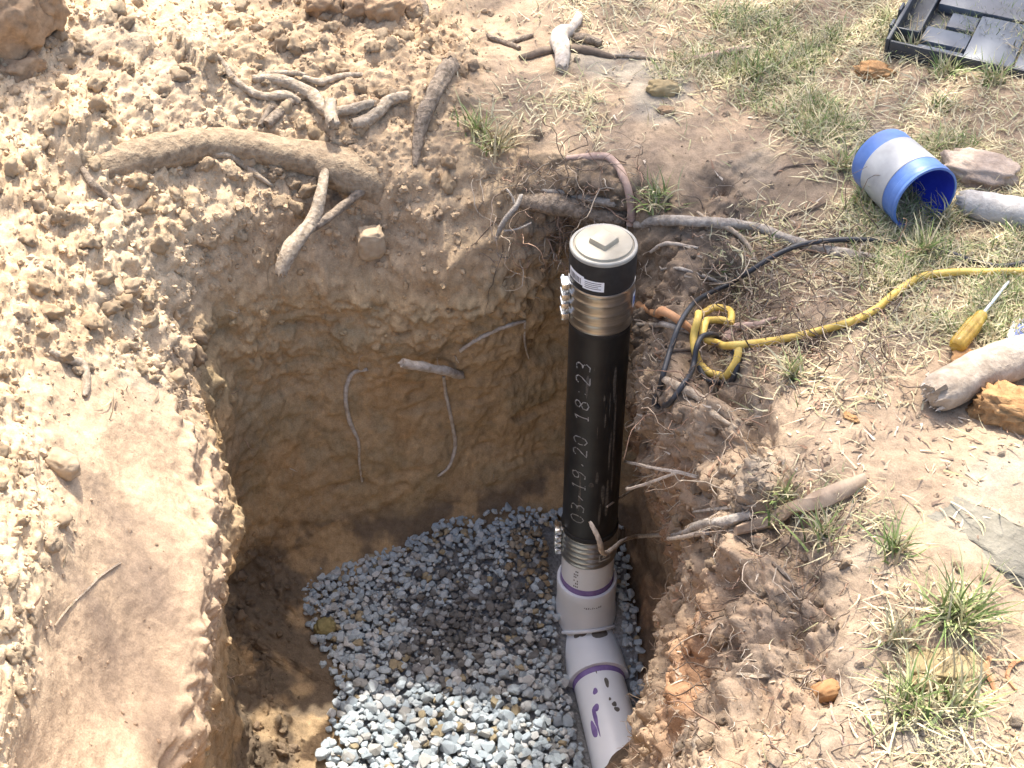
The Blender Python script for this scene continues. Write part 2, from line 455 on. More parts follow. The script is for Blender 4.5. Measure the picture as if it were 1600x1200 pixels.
def depth(p): return p[1] * CP - (p[2] - CAM_H) * SP

# ------------------------------------------------------------------ the shade tree beyond the grass: trunk, limbs, leafy twigs over the right bank
BARKT = noisy('tree_bark', (.10, .08, .06), (.24, .19, .15), 12, .95, .8, .02)
LEAF = noisy('tree_leaf', (.05, .09, .025), (.09, .14, .045), 6, .6, 0)
tree = empty('shade_tree', (2.6, 6.6, 0), 'leafy shade tree standing beyond the grass at the upper right', 'tree')
MB().tube([Vector((2.6, 6.6, -.1)), Vector((2.58, 6.55, .5)), Vector((2.5, 6.45, 1.5)), Vector((2.35, 6.25, 2.6)), Vector((2.15, 5.95, 3.6))], [.24, .18, .15, .13, .10], 16, True, .05, 1).build('trunk', BARKT, tree)
SHADE = [(1010, 40, .24, .5), (860, 170, .22, .4), (1120, 255, .30, .7), (960, 270, .20, .6), (1190, 430, .26, .75), (1060, 430, .16, .8), (1310, 470, .14, .5), (1110, 640, .14, .6), (1150, 1010, .20, .9), (1240, 920, .13, .5), (1060, 760, .12, .9), (1050, 950, .12, .7),
         (1390, 770, .09, .3), (1560, 50, .16, .6), (1480, 185, .11, .4), (700, 170, .18, .35), (225, 870, .07, 1.1), (245, 975, .07, 1.2), (220, 1080, .08, 1.2), (250, 1165, .07, 1.0), (10, 80, .13, 1.3), (600, 300, .13, .3), (1270, 800, .08, .3), (1560, 930, .10, .35)]
lp_, ln_ = [], []
for k, (x, y, r, dn) in enumerate(SHADE):
    g_, _n = hit(x, y); hz = 3.3 + 1.1 * ((k * 7) % 5) / 4
    c = g_ + sdir / sdir.z * (hz - g_.z)
    a_ = Vector((2.15, 5.95, 3.6)) if k % 2 else Vector((2.35, 6.25, 2.6))
    mid = a_.lerp(c, .5) + Vector((0, .1, .25))
    MB().tube([a_, a_.lerp(mid, .6) + Vector((0, 0, .05)), mid, mid.lerp(c, .6) + Vector((0, 0, .04)), c], [.045, .035, .026, .016, .006], 7, True, .05, k).build('limb', BARKT, tree)
    n = int(4300 * r * r * dn)
    q = RNG.normal(0, .55, (n, 3)) * (r, r, r * .9)
    lp_.append(np.array(c)[None] + q)
lp_ = np.concatenate(lp_); n = len(lp_)
d_ = RNG.normal(size=(n, 3)) * (1, 1, .45); d_ /= np.linalg.norm(d_, axis=1)[:, None]
u_ = np.cross(d_, RNG.normal(size=(n, 3)) * .5 + (0, 0, 1)); u_ /= np.linalg.norm(u_, axis=1)[:, None]
ls = RNG.uniform(.022, .036, (n, 1))
lv_ = np.stack([lp_ - d_ * ls, lp_ + u_ * ls * .5, lp_ + d_ * ls * 1.1, lp_ - u_ * ls * .5], 1).reshape(-1, 3) - np.array((2.6, 6.6, 0))
link('foliage', np_mesh('foliage', lv_, np.arange(4 * n).reshape(-1, 4), None, False), LEAF, tree)['kind'] = 'stuff'

# ------------------------------------------------------------------ gravel in the bottom of the hole
GPOLY_PX = [(470,930),(498,885),(555,842),(650,822),(740,812),(800,792),(872,786)]
gp = [drop(*at_z(x, y, -.95 + .07 * sst(x, 600, 860) - .03 * (x < 520)).xy) for x, y in GPOLY_PX]
gp = [(p.x, p.y) for p in gp] + [(.25, 2.36), (.28, 2.22), (.29, 2.05), (.26, 1.85), (.19, 1.6), (.05, 1.33), (-.25, 1.33), (-.37, 1.6)]
for x, y in [(498, 1190), (520, 1090), (502, 1030), (482, 985)]:
    p = at_z(x, y, -1.03); gp.append((p.x, p.y))
gp = np.array(gp)
def inpoly(x, y, poly):
    x = np.asarray(x); y = np.asarray(y); r = np.zeros(x.shape, bool); j = len(poly) - 1
    for i in range(len(poly)):
        xi, yi = poly[i]; xj, yj = poly[j]
        r ^= ((yi > y) != (yj > y)) & (x < (xj - xi) * (y - yi) / (yj - yi + 1e-12) + xi)
        j = i
    return r
def edged(x, y, poly):
    d = 9.0; n = len(poly)
    for i in range(n):
        ax, ay = poly[i]; bx, by = poly[(i + 1) % n]
        vx, vy = bx - ax, by - ay
        t = max(0, min(1, ((x - ax) * vx + (y - ay) * vy) / (vx * vx + vy * vy + 1e-12)))
        d = min(d, math.hypot(x - ax - t * vx, y - ay - t * vy))
    return d
def bedz(x, y):
    z = 0
    for k in range(4):
        z = drop(x + .004 * k, y + .003 * k, -.55).z
        if -1.3 < z < -.80: break
    else: z = -1.2
    dl = abs((x - .166) * .987 + (y - 2.22) * .16)          # distance to the drain's axis in plan
    t = float(sst(y, 2.0, 2.42))
    zb = -1.065 + t * (.085 + .085 * float(sst(x, -.4, .1))) + .010 * mn.noise(Vector((x * 9, y * 9, 0))) - .075 * math.exp(-(dl / .10) ** 2) * (1 - float(sst(y, 2.33, 2.42)))
    if dl > .10 and zb < z: zb = min(z + .004, zb + .03)
    return zb + .012 * min(1, edged(x, y, gp) / .06)
gx = np.arange(-.52, .34, .02); gy = np.arange(1.25, 2.52, .02)
gv, gid, gf = [], {}, []
for i, x in enumerate(gx):
    for j, y in enumerate(gy):
        if inpoly(x, y, gp):
            gid[i, j] = len(gv)
            gv.append((x, y, bedz(x, y) - .012))
for (i, j), k in gid.items():
    q = [gid.get(t) for t in ((i, j), (i + 1, j), (i + 1, j + 1), (i, j + 1))]
    if None not in q: gf.append(q)
GRIT = noisy('grit', (.13, .13, .125), (.30, .30, .295), 160, .95, .8, .006)
gm_ = bpy.data.meshes.new('gravel_bed'); gm_.from_pydata(gv, [], gf)
gbed = tag(link('gravel_bed', gm_, GRIT), kind='structure')

def hull_stone(seed, n=15):
    r = np.random.default_rng(seed)
    p = r.normal(size=(n, 3)); p /= np.linalg.norm(p, axis=1)[:, None]
    p = np.sign(p) * np.abs(p) ** 0.8
    p *= np.array((1, .80, .62)) * r.uniform(.90, 1.06, (n, 1))
    bm = bmesh.new()
    for q in p: bm.verts.new(q)
    bmesh.ops.convex_hull(bm, input=bm.verts)
    bmesh.ops.delete(bm, geom=[v for v in bm.verts if not v.link_faces], context='VERTS')
    bmesh.ops.triangulate(bm, faces=bm.faces)
    bm.verts.index_update()
    V = np.array([v.co[:] for v in bm.verts]); Fc = np.array([[v.index for v in f.verts] for f in bm.faces])
    bm.free(); return V, Fc
HULLS = [hull_stone(200 + k, 19 + k % 7) for k in range(16)]
def rotm(n, rng):
    q = rng.normal(size=(n, 4)); q /= np.linalg.norm(q, axis=1)[:, None]
    w, x, y, z = q.T
    return np.stack([1-2*(y*y+z*z), 2*(x*y-z*w), 2*(x*z+y*w), 2*(x*y+z*w), 1-2*(x*x+z*z), 2*(y*z-x*w), 2*(x*z-y*w), 2*(y*z+x*w), 1-2*(x*x+y*y)], -1).reshape(-1, 3, 3)
def flatm(n, rng):
    a = rng.random(n) * 6.283; tx = rng.normal(0, .38, n); ty = rng.normal(0, .38, n); z = np.zeros(n); o = z + 1
    def st(*r): return np.stack(r, -1).reshape(-1, 3, 3)
    Z = st(np.cos(a), -np.sin(a), z, np.sin(a), np.cos(a), z, z, z, o)
    X = st(o, z, z, z, np.cos(tx), -np.sin(tx), z, np.sin(tx), np.cos(tx)); Y = st(np.cos(ty), z, np.sin(ty), z, o, z, -np.sin(ty), z, np.cos(ty))
    return X @ Y @ Z
def scatter_mesh(name, shapes, P, R, S, cols, mat, parent=None, smooth=False):
    """many small pieces joined in one mesh, each with its own colour"""
    Vs, Fs, Cs, o = [], [], [], 0
    pick = RNG.integers(0, len(shapes), len(P))
    for k, (v, f) in enumerate(shapes):
        m = np.where(pick == k)[0]
        if not len(m): continue
        W = np.einsum('nij,kj->nki', R[m], v) * S[m][:, None, None] + P[m][:, None, :]
        Vs.append(W.reshape(-1, 3)); Cs.append(np.repeat(cols[m], len(v), 0))
        Fs.append((f[None] + (np.arange(len(m)) * len(v))[:, None, None] + o).reshape(-1, f.shape[1])); o += len(m) * len(v)
    return link(name, np_mesh(name, np.concatenate(Vs), np.concatenate(Fs), np.concatenate(Cs), smooth), mat, parent)
STONE = tint_mat('crushed_stone', 70, .82, 1.15, .35, .002, .85, 500, .25)
gs = []
darkc = at_z(745, 985, -1.03); brownc = at_z(835, 880, -.96); lowc = at_z(700, 1120, -1.05)
rr = random.Random(5)
y = 1.28
while y < 2.5:
    x = -.52; st = .0122 + .0075 * (1 - float(sst(y, 1.75, 2.25)))
    while x < .33:
        for lay in (0, 1):
            xx = x + rr.uniform(-.5, .5) * st; yy = y + rr.uniform(-.5, .5) * st
            if not inpoly(xx, yy, gp): continue
            if abs((xx - .166) * .987 + (yy - 2.22) * .16) < .072 and 1.8 < yy < 2.37: continue
            e = edged(xx, yy, gp)
            if e < .02 and rr.random() < .35: continue
            dk = math.hypot((xx - darkc.x) / .17, (yy - darkc.y) / .14); bk = math.hypot((xx - brownc.x) / .07, (yy - brownc.y) / .08)
            s = st * .585 * rr.choice((.5, .65, .8, .9, 1, 1.1, 1.25, 1.4, 1.7)) 
            z = bedz(xx, yy) + lay * .45 * st + s * .10
            dk += .55 * mn.noise(Vector((xx * 11, yy * 11, 4))) + .25 * mn.noise(Vector((xx * 30, yy * 30, 9)))
            if rr.random() < 1.35 - dk:
                c = rr.choice([(.13, .13, .128), (.16, .16, .155), (.10, .10, .098), (.20, .20, .20), (.15, .145, .135), (.27, .285, .29)])
                if lay and rr.random() < .3: continue
            elif bk < 1 and rr.random() < .7: c = rr.choice([(.24, .18, .11), (.20, .16, .11), (.28, .24, .18)])
            else:
                c = rr.choice([(.38, .435, .465), (.345, .40, .435), (.42, .465, .485), (.31, .36, .39), (.40, .445, .46), (.46, .47, .46), (.36, .36, .34), (.29, .335, .36)])
                if rr.random() < .06: c = (.30, .25, .16)
            gs.append((xx, yy, z, s, c))
        x += st
    y += st
GP = np.array([g[:3] for g in gs]); GS = np.array([g[3] for g in gs]); GC = np.array([g[4] for g in gs]); GR = flatm(len(gs), RNG)
# flatten: stones lie on their broad side more often than not
pxx, pyy, dp = project(GP)
vis = (pxx > -20) & (pxx < 1620) & (pyy < 1225)
shown = np.where(vis, GS / dp, 0) * (1 + RNG.uniform(-.1, .1, len(gs)))
order = np.argsort(-shown)
first = order[:300]; rest = order[300:]
scatter_mesh('loose_stones', HULLS, GP[rest], GR[rest], GS[rest], GC[rest], STONE, gbed)['kind'] = 'stuff'
tones = {}
for i in first:
    k = int(RNG.integers(0, len(HULLS))); key = (k, tuple(GC[i]))
    if key not in tones:
        tones[key] = np_mesh('stone', HULLS[k][0], HULLS[k][1], GC[i], False); tones[key].materials.append(STONE)
    o = bpy.data.objects.new('stone', tones[key]); COL.objects.link(o); o.parent = gbed
    o.matrix_local = Matrix.Translation(Vector(GP[i])) @ Matrix(GR[i].tolist()).to_4x4() @ Matrix.Scale(GS[i], 4)

# ------------------------------------------------------------------ the cleanout: cap, riser, shear bands, tee and drain pipe
BLACK = noisy('black_plastic', (.010, .010, .010), (.022, .021, .019), 25, .42, .12, .001, spec=.4)
RUBBER = noisy('black_rubber', (.014, .014, .014), (.028, .027, .026), 60, .55, .1, .0008, spec=.35)
CAPW = noisy('cap_plastic', (.29, .255, .19), (.42, .375, .285), 22, .55, .1, .0008)
PVC = noisy('white_pvc', (.77, .80, .81), (.85, .87, .88), 9, .35, .04, .0005, spec=.5)
PURPLE = noisy('purple_primer', (.17, .11, .29), (.29, .21, .45), 40, .5, 0)
MUD = noisy('dried_mud', (.10, .095, .085), (.20, .18, .155), 60, .95, .5, .002)
STEEL = noisy('stainless_band', (.36, .36, .35), (.52, .52, .51), 8, .34, .08, .0006, metal=1, stretch=(1, 1, 30))
SHINY = noisy('bright_steel', (.70, .70, .68), (.85, .85, .83), 40, .25, 0, metal=1)
INKW = noisy('grey_ink', (.12, .12, .115), (.46, .46, .44), 110, .7, 0)
INKD = noisy('dark_ink', (.09, .085, .085), (.16, .155, .15), 90, .7, 0)
STICK = noisy('white_sticker', (.72, .72, .71), (.80, .80, .79), 30, .5, 0)
BLUEINK = noisy('blue_ink', (.05, .12, .35), (.08, .18, .45), 40, .5, 0)
PX, PY = .166, 2.22
pipe = empty('drain_cleanout', (PX, PY, -1.10), 'black capped riser with steel bands standing in a white drain tee', 'drain pipe')
MP = Matrix.Translation((PX, PY, 0))
cap = MB().lathe([(0, -.012), (.0555, -.012), (.0555, -.002), (.053, -.0005), (.052, .0035), (.049, .0045), (0, .0045)], 72, MP).build('cap_plug', CAPW, pipe)
lip = MB().lathe([(.0550, -.010), (.0560, .000), (.0600, .0008), (.0617, -.001), (.0622, -.005), (.0618, -.007), (.0580, -.010)], 72, MP).build('cap_lip', noisy('pale_rim', (.30, .285, .24), (.40, .38, .33), 30, .5, .05), pipe)
a = math.radians(45)
nut = MB()
Mn = MP @ Matrix.Rotation(math.radians(47), 4, 'Z')
h = .0200
nut.add([Mn @ Vector(p) for p in [(-h, -h, .003), (h, -h, .003), (h, h, .003), (-h, h, .003), (-h*.93, -h*.93, .0145), (h*.93, -h*.93, .0145), (h*.93, h*.93, .0145), (-h*.93, h*.93, .0145)]],
        [(3, 2, 1, 0), (4, 5, 6, 7), (0, 1, 5, 4), (1, 2, 6, 5), (2, 3, 7, 6), (3, 0, 4, 7)])
nob = nut.build('square_nut', CAPW, pipe, bevel=.0015)
MB().lathe([(.0575, -.006), (.0612, -.0075), (.0618, -.012), (.0618, -.058), (.0612, -.066), (.060, -.075)], 72, MP).build('rubber_sleeve', RUBBER, pipe)
def shear_band(z0, z1, r, ridges, sc_a):
    prof = []; n = 40
    for i in range(n + 1):
        t = i / n; w = 0
        for k in ridges: w = max(w, math.exp(-((t - k) / .028) ** 2))
        prof.append((r + .0013 * w, z0 + (z1 - z0) * t))
    prof = [(r - .004, z0)] + prof + [(r - .004, z1)]
    b = MB().lathe(prof, 80, MP).build('shear_band', STEEL, pipe)
    # worm screw housings stacked on the band
    for k in range(4):
        z = z0 + (z1 - z0) * (.14 + .24 * k)
        s = MB()
        M = MP @ Matrix.Rotation(sc_a + .03 * (k % 2), 4, 'Z') @ Matrix.Translation((r + .0075, 0, z))
        s.box((0, 0, 0), (.0072, .013, .0075), M)
        c = MB()
        s.build('screw_housing', SHINY, b, bevel=.0014)
        M2 = M @ Matrix.Translation((.001, -.015, 0)) @ Matrix.Rotation(math.pi / 2, 4, 'X')
        c.lathe([(0, .0), (.0035, 0), (.0038, .004), (.0036, .008), (0, .008)], 12, M2)
        c.build('screw_head', SHINY, b)
    return b
shear_band(-.073, -.168, .0612, (.04, .27, .52, .76, .96), math.radians(186))
MB().lathe([(.0575, -.16), (.0602, -.170), (.0602, -.176), (.0592, -.18)], 72, MP).build('sleeve_end', RUBBER, pipe)
MB().lathe([(.0585, -.16), (.0585, -.76)], 72, MP).build('riser', BLACK, pipe)
MB().lathe([(.0590, -.735), (.0612, -.738), (.0612, -.75)], 72, MP).build('sleeve_end', RUBBER, pipe)
shear_band(-.747, -.83, .0606, (.04, .22, .40, .60, .80, .96), math.radians(184))
MB().lathe([(.0565, -.82), (.0575, -.832), (.0575, -.93)], 72, MP).build('pvc_stub', PVC, pipe)
MB().lathe([(.0576, -.904), (.0584, -.905), (.0586, -.922), (.0576, -.926)], 72, MP).build('primer_ring', PURPLE, pipe)
# tee: run body, branch hub with its rim and the saddle rib
RD = Vector((.16, -.985, -.01)).normalized(); RC = Vector((PX + .002, PY, -1.100))
RQ = RD.to_track_quat('Z', 'Y').to_matrix().to_4x4()
MR = Matrix.Translation(RC) @ RQ
tee = MB().lathe([(.058, -.150), (.0685, -.150), (.0690, -.144), (.0675, -.10), (.0665, -.03), (.0665, .06), (.0675, .13), (.0690, .148), (.0685, .153), (.0575, .153)], 80, MR).build('tee_body', PVC, pipe)
hub = MB().lathe([(.0575, -.922), (.0600, -.919), (.0655, -.920), (.0668, -.923), (.0662, -.945), (.0655, -.970), (.0665, -1.0), (.0700, -1.03), (.0710, -1.09)], 80, MP).build('tee_hub', PVC, pipe)
sad = MB(); pts = []
side = Vector((-RD.y, RD.x, 0)).normalized()
for k in range(73):
    an = 2 * math.pi * k / 72; d = Vector((math.cos(an), math.sin(an), 0)) * .0735
    s_ = min(.0665, abs(d.dot(side))); pts.append(Vector((PX, PY, RC.z + .006 + math.sqrt(max(0.0006, .0715 ** 2 - s_ * s_)))) + d)
sad.tube(pts, [.0040] * len(pts), 8, False).build('saddle_rib', PVC, tee)
run = MB(); n = 40; pr = []
run.lathe([(.0572, .10), (.0572, .9)], 64, MR).build('drain_run', PVC, pipe)
MB().lathe([(.0574, .150), (.0592, .1525), (.0592, .160), (.0574, .166)], 72, MR).build('primer_ring', PURPLE, pipe)
# blobs of primer and mud lying on the run: thin patches that follow the pipe
def patch(M, r, ang, ln, ha, hl, mat, name, parent, seed=0, thick=.0006, n=18):
    q = random.Random(seed); b = MB(); rings = []
    for f in (0, .35, .7, 1.0):
        rg = []
        for k in range(n):
            t = 2 * math.pi * k / n
            w = f * (1 + .12 * math.sin(2 * t + seed) + .09 * math.sin(3 * t + 2 * seed))
            aa = ang + ha * w * math.cos(t); zz = ln + hl * w * math.sin(t); hh = r + (thick if f < 1 else .0001)
            rg.append(M @ Vector((hh * math.cos(aa), hh * math.sin(aa), zz)))
        rings += rg
    F = [(i * n + k, i * n + (k + 1) % n, (i + 1) * n + (k + 1) % n, (i + 1) * n + k) for i in range(3) for k in range(n)]
    b.add(rings, F); return b.build(name, mat, parent)
def on_run(px, py):
    """pixel on the run -> angle and length in the run's frame"""
    d = ray(px, py); Mi = MR.inverted(); o = Mi @ CAMP; e = (Mi.to_3x3() @ d)
    A_ = e.x ** 2 + e.y ** 2; B_ = 2 * (o.x * e.x + o.y * e.y); C_ = o.x ** 2 + o.y ** 2 - .0572 ** 2
    dis = B_ * B_ - 4 * A_ * C_
    t = (-B_ - math.sqrt(max(dis, 0))) / (2 * A_); p = o + e * t
    return math.atan2(p.y, p.x), p.z
for k, (x, y_, ha, hl, m_, nm) in enumerate([(930, 1080, .10, .008, PURPLE, 'primer_drip'), (931, 1106, .13, .010, PURPLE, 'primer_drip'), (930, 1121, .08, .026, PURPLE, 'primer_drip'), (928, 1140, .13, .022, PURPLE, 'primer_drip'), (932, 1128, .05, .034, PURPLE, 'primer_drip'),
        (948, 1066, .09, .012, MUD, 'mud_spot'), (953, 1092, .05, .004, MUD, 'mud_spot'), (960, 1100, .09, .007, MUD, 'mud_spot'), (964, 1108, .10, .007, MUD, 'mud_spot'), (922, 1031, .04, .003, MUD, 'mud_spot'),
        (930, 1044, .035, .014, MUD, 'mud_spot'), (937, 1040, .03, .012, MUD, 'mud_spot')]):
    an, ln = on_run(x, y_); patch(MR, .0572, an, ln, ha, hl, m_, nm, pipe, k)
for k, (an, ln) in enumerate([(.9, .07), (.75, .09), (1.1, .085)]):
    pass
# muddy smear on the tee below the hub
for k, (x, y_, ha, hl) in enumerate([(912, 990, .22, .012), (935, 992, .30, .016), (905, 995, .12, .009)]):
    an, ln = on_run(x, y_); patch(MR, .0672, an, ln, ha, hl, MUD, 'mud_smear', tee, 30 + k)
# date printed up the riser in thin ink-jet strokes
GL = {'0': [[(.5, 1), (.15, .85), (.05, .5), (.15, .15), (.5, 0), (.85, .15), (.95, .5), (.85, .85), (.5, 1)]],
      '1': [[(.2, .8), (.5, 1), (.5, 0)], [(.25, 0), (.75, 0)]],
      '2': [[(.08, .78), (.25, .97), (.6, 1), (.88, .8), (.8, .55), (.1, .0), (.92, .0)]],
      '3': [[(.1, .95), (.6, 1), (.88, .8), (.75, .56), (.4, .52), (.78, .47), (.93, .25), (.65, .02), (.1, .06)]],
      '8': [[(.5, .53), (.18, .66), (.15, .87), (.5, 1), (.85, .87), (.82, .66), (.5, .53), (.12, .38), (.08, .12), (.5, 0), (.92, .12), (.88, .38), (.5, .53)]],
      '9': [[(.88, .65), (.6, .47), (.2, .52), (.08, .75), (.3, .97), (.7, .97), (.9, .72), (.85, .3), (.55, .02), (.15, .05)]],
      '/': [[(.3, .12), (.7, .45)]], ':': [[(.4, .25), (.5, .3)], [(.4, .7), (.5, .75)]]}
def print_text(txt, z0, adv, gw, gh, a_mid, r, wid, mat, parent, name, rng=random.Random(3)):
    z = z0
    for ch in txt:
        b = MB()
        for st in GL.get(ch, []):
            P2 = []
            for i in range(len(st) - 1):
                for k in range(5):
                    t = k / 5; P2.append((st[i][0] + (st[i + 1][0] - st[i][0]) * t, st[i][1] + (st[i + 1][1] - st[i][1]) * t))
            P2.append(st[-1])
            Vv = []
            for i, p in enumerate(P2):
                q0 = P2[max(i - 1, 0)]; q1 = P2[min(i + 1, len(P2) - 1)]
                dx, dy = (q1[0] - q0[0]) * gw, (q1[1] - q0[1]) * gh; L = math.hypot(dx, dy) or 1
                w = wid * rng.uniform(.55, 1.15)
                for s in (-1, 1):
                    zz = z + p[0] * gw - s * dy / L * w / 2; yy = (p[1] - .5) * gh + s * dx / L * w / 2
                    an = a_mid - yy / r
                    Vv.append(MP @ Vector((r * math.cos(an), r * math.sin(an), zz)))
            Fv = [(2 * i, 2 * i + 1, 2 * i + 3, 2 * i + 2) for i in range(len(P2) - 1) if rng.random() > .10]
            b.add(Vv, Fv)
        z += adv
        if b.v: b.build('printed_mark' if ch in '/:' else 'printed_digit', mat, parent, smooth=False)
print_text('03/19/20 18:23', -.690, .0325, .023, .031, math.radians(-90 - 32), .0590, .0026, INKW, pipe, 'date_print')
# scuffs on the riser
for k, (an, z, ha, hl) in enumerate([(-88, -.42, .012, .016), (-74, -.39, .03, .02), (-84, -.55, .05, .02), (-70, -.60, .07, .03), (-66, -.35, .02, .03), (-95, -.57, .10, .006), (-60, -.48, .05, .05), (-100, -.255, .008, .004), (-78, -.33, .03, .008), (-58, -.30, .06, .05), (-52, -.42, .05, .09), (-60, -.62, .08, .05), (-75, -.66, .05, .03), (-112, -.30, .05, .03), (-118, -.6, .04, .06), (-50, -.56, .04, .05)]):
    patch(MP, .0586, math.radians(an), z, ha, hl, noisy('dust_%d' % k, (.06, .055, .047), (.15, .135, .115), 160, .9, 0, mid=.55), 'dust_scuff', pipe, 50 + k, .0003)
# sticker with bars on the rubber sleeve
def cyl_quad(b, M, r, a0, a1, z0, z1, dz=0, n=8):
    Vv = []
    for i in range(n + 1):
        an = a0 + (a1 - a0) * i / n
        for z in (z0, z1): Vv.append(M @ Vector((r * math.cos(an), r * math.sin(an), z + dz * i / n)))
    b.add(Vv, [(2 * i, 2 * i + 2, 2 * i + 3, 2 * i + 1) for i in range(n)])
lab = MB(); cyl_quad(lab, MP, .0622, math.radians(-164), math.radians(-126), -.055, -.034, -.003); cyl_quad(lab, MP, .0623, math.radians(-128), math.radians(-90), -.062, -.040, -.001)
label = lab.build('sticker', STICK, pipe, smooth=False)
bars = MB(); an = -160
rb = random.Random(2)
while an < -131:
    w = rb.choice((.7, 1.2, 2.0)); cyl_quad(bars, MP, .0625, math.radians(an), math.radians(an + w), -.053 - .003 * (an + 164) / 38, -.040 - .003 * (an + 164) / 38, 0, 1); an += w + rb.choice((.8, 1.3))
for k in range(4): cyl_quad(bars, MP, .0625, math.radians(-124), math.radians(-124 + rb.uniform(20, 30)), -.0455 - .0042 * k, -.0440 - .0042 * k, 0, 6)
bars.build('sticker_print', INKD, label, smooth=False)
lg = MB(); cyl_quad(lg, MP, .0628, math.radians(-26), math.radians(-8), -.128, -.096)
l2 = lg.build('band_sticker', STICK, pipe, smooth=False)
lg = MB(); cyl_quad(lg, MP, .0631, math.radians(-23), math.radians(-12), -.122, -.104)
lg.build('sticker_emblem', BLUEINK, l2, smooth=False)
# buckle outline with its P mark on the lower band
bk = MB()
for (a0, a1, z0, z1) in [(-72, -46, -.787, -.784), (-72, -46, -.807, -.804), (-72, -70, -.807, -.784), (-48, -46, -.807, -.784), (-64, -62.5, -.802, -.789), (-64, -56, -.791, -.789), (-57, -55.5, -.796, -.789), (-64, -56, -.797, -.795)]:
    cyl_quad(bk, MP, .0624, math.radians(a0), math.radians(a1), z0, z1, 0, 5)
bk.build('band_mark', noisy('pale_mark', (.5, .48, .44), (.62, .6, .55), 50, .5, 0), pipe, smooth=False)
# blurred print on the hub and the stub
pr_ = MB(); rb = random.Random(8); an = -97
for k in range(9):
    w = rb.uniform(2.2, 3.6)
    for z in (-.9565, -.9535, -.9505):
        if rb.random() < .8: cyl_quad(pr_, MP, .0660, math.radians(an), math.radians(an + w * rb.uniform(.6, 1)), z, z + .0022, 0, 1)
    an += w + .9
an = -100
for k in range(12):
    cyl_quad(pr_, MP, .0655, math.radians(an), math.radians(an + 1.6), -.9745, -.9728, 0, 1); an += 2.5
pr_.build('hub_print', INKD, hub, smooth=False)
pr_ = MB()
for k, z in enumerate((-.850, -.860, -.868, -.880, -.889, -.899)):
    for j in range(3):
        if (k + j) % 4: cyl_quad(pr_, MP, .0578, math.radians(-124 + 4 * j), math.radians(-121.5 + 4 * j), z, z + .005, 0, 1)
pr_.build('stub_print', INKD, pipe, smooth=False)

# ------------------------------------------------------------------ roots, sticks and logs
BARK = noisy('grey_bark', (.12, .09, .062), (.36, .285, .21), 100, .95, 1.0, .008, mid=.5)
PALE = noisy('bare_wood', (.21, .155, .10), (.48, .395, .295), 110, .9, .9, .006)
SROOT = noisy('soil_crusted_bark', (.19, .135, .085), (.40, .305, .20), 70, .97, 1.0, .009)
PINK = noisy('pinkish_root', (.30, .20, .155), (.48, .35, .28), 60, .9, .5, .002)
RUST = noisy('orange_brown_root', (.34, .17, .08), (.48, .27, .14), 60, .85, .4, .002)
DARKW = noisy('dark_wood', (.10, .075, .055), (.20, .15, .11), 60, .95, .6, .003)
WHITEW = noisy('bleached_wood', (.30, .24, .18), (.58, .51, .42), 90, .9, .7, .004)
DRIFT = noisy('silver_wood', (.19, .16, .13), (.43, .38, .315), 100, .95, .9, .005)
def spline(pts, rad, step):
    P = np.array([np.append(np.array(p), r) for p, r in zip(pts, rad)])
    n = len(P)
    if n < 2: return pts, rad
    L = np.linalg.norm(np.diff(P[:, :3], axis=0), axis=1)
    s = np.concatenate([k + np.arange(max(2, int(l / step))) / max(2, int(l / step)) for k, l in enumerate(L)] + [np.array([n - 1.0])])
    Q = hermite(P[:, None, :], s, False)[:, 0]
    return [Vector(q[:3]) for q in Q], [max(q[3], .0004) for q in Q]
def path(pts, dia, lift):
    W, R_ = [], []
    for i, p in enumerate(pts):
        l, n = hit(p[0], p[1]); d = dia[i] if isinstance(dia, (list, tuple)) else dia
        r = d * depth(l) / FPX / 2
        l = l + n * r * lift
        if len(p) > 2: l = l - (l - CAMP).normalized() * p[2]
        W.append(l); R_.append(r)
    return W, R_
def limb(W, R_, seed, sides=None, gnarl=.16):
    rmax = max(R_)
    P, R2 = spline(W, R_, max(.004, rmax * .42))
    q = random.Random(seed); wob = rmax * .22
    P = [p + mn.noise_vector(p * 28 + Vector((seed, 0, 0))) * wob * .9 for p in P]
    R2 = [r * (1 + gnarl * mn.noise(p * (1.1 / max(rmax * 3, .01)) + Vector((seed * 3.1, 0, 0)))) for p, r in zip(P, R2)]
    b = MB(); b.tube(P, R2, sides or (20 if rmax > .012 else 10 if rmax > .004 else 5), True, .17 if rmax > .004 else .06, seed, True)
    return b
NROOT = [0]
def root(label, pts, dia, mat, cat='root', name=None, lift=.35, branches=(), group=None, gnarl=.16):
    NROOT[0] += 1
    W, R_ = path(pts, dia, lift)
    b = limb(W, R_, NROOT[0], gnarl=gnarl)
    o = b.build(name or cat.replace(' ', '_'), mat, None, origin=W[0], angle=60)
    tag(o, label, cat, group)
    for k, (bp, bd, bm_) in enumerate(branches):
        W2, R3 = path(bp, bd, lift)
        limb(W2, R3, NROOT[0] * 17 + k, gnarl=gnarl).build('branch', bm_ or mat, o, angle=60)
    return o
root('thick soil crusted root lying across the back left rim of the hole', [(100, 280, -.03), (175, 262), (240, 240), (300, 226), (365, 226), (430, 234), (500, 252), (555, 275), (596, 298, -.03), (640, 320, -.10)], [26, 50, 56, 54, 52, 52, 56, 60, 58, 46], SROOT, lift=-.15)
root('forked broken root hanging into the hole below the thick rim root', [(512, 262, .02), (500, 305, .05), (484, 345, .07), (462, 372, .09), (444, 402, .11), (436, 428, .12)], [14, 18, 22, 25, 24, 17], PALE, lift=.4,
     branches=[([(574, 292, .0), (535, 324, .04), (505, 345, .06), (480, 356, .075)], [15, 15, 15, 17], BARK)])
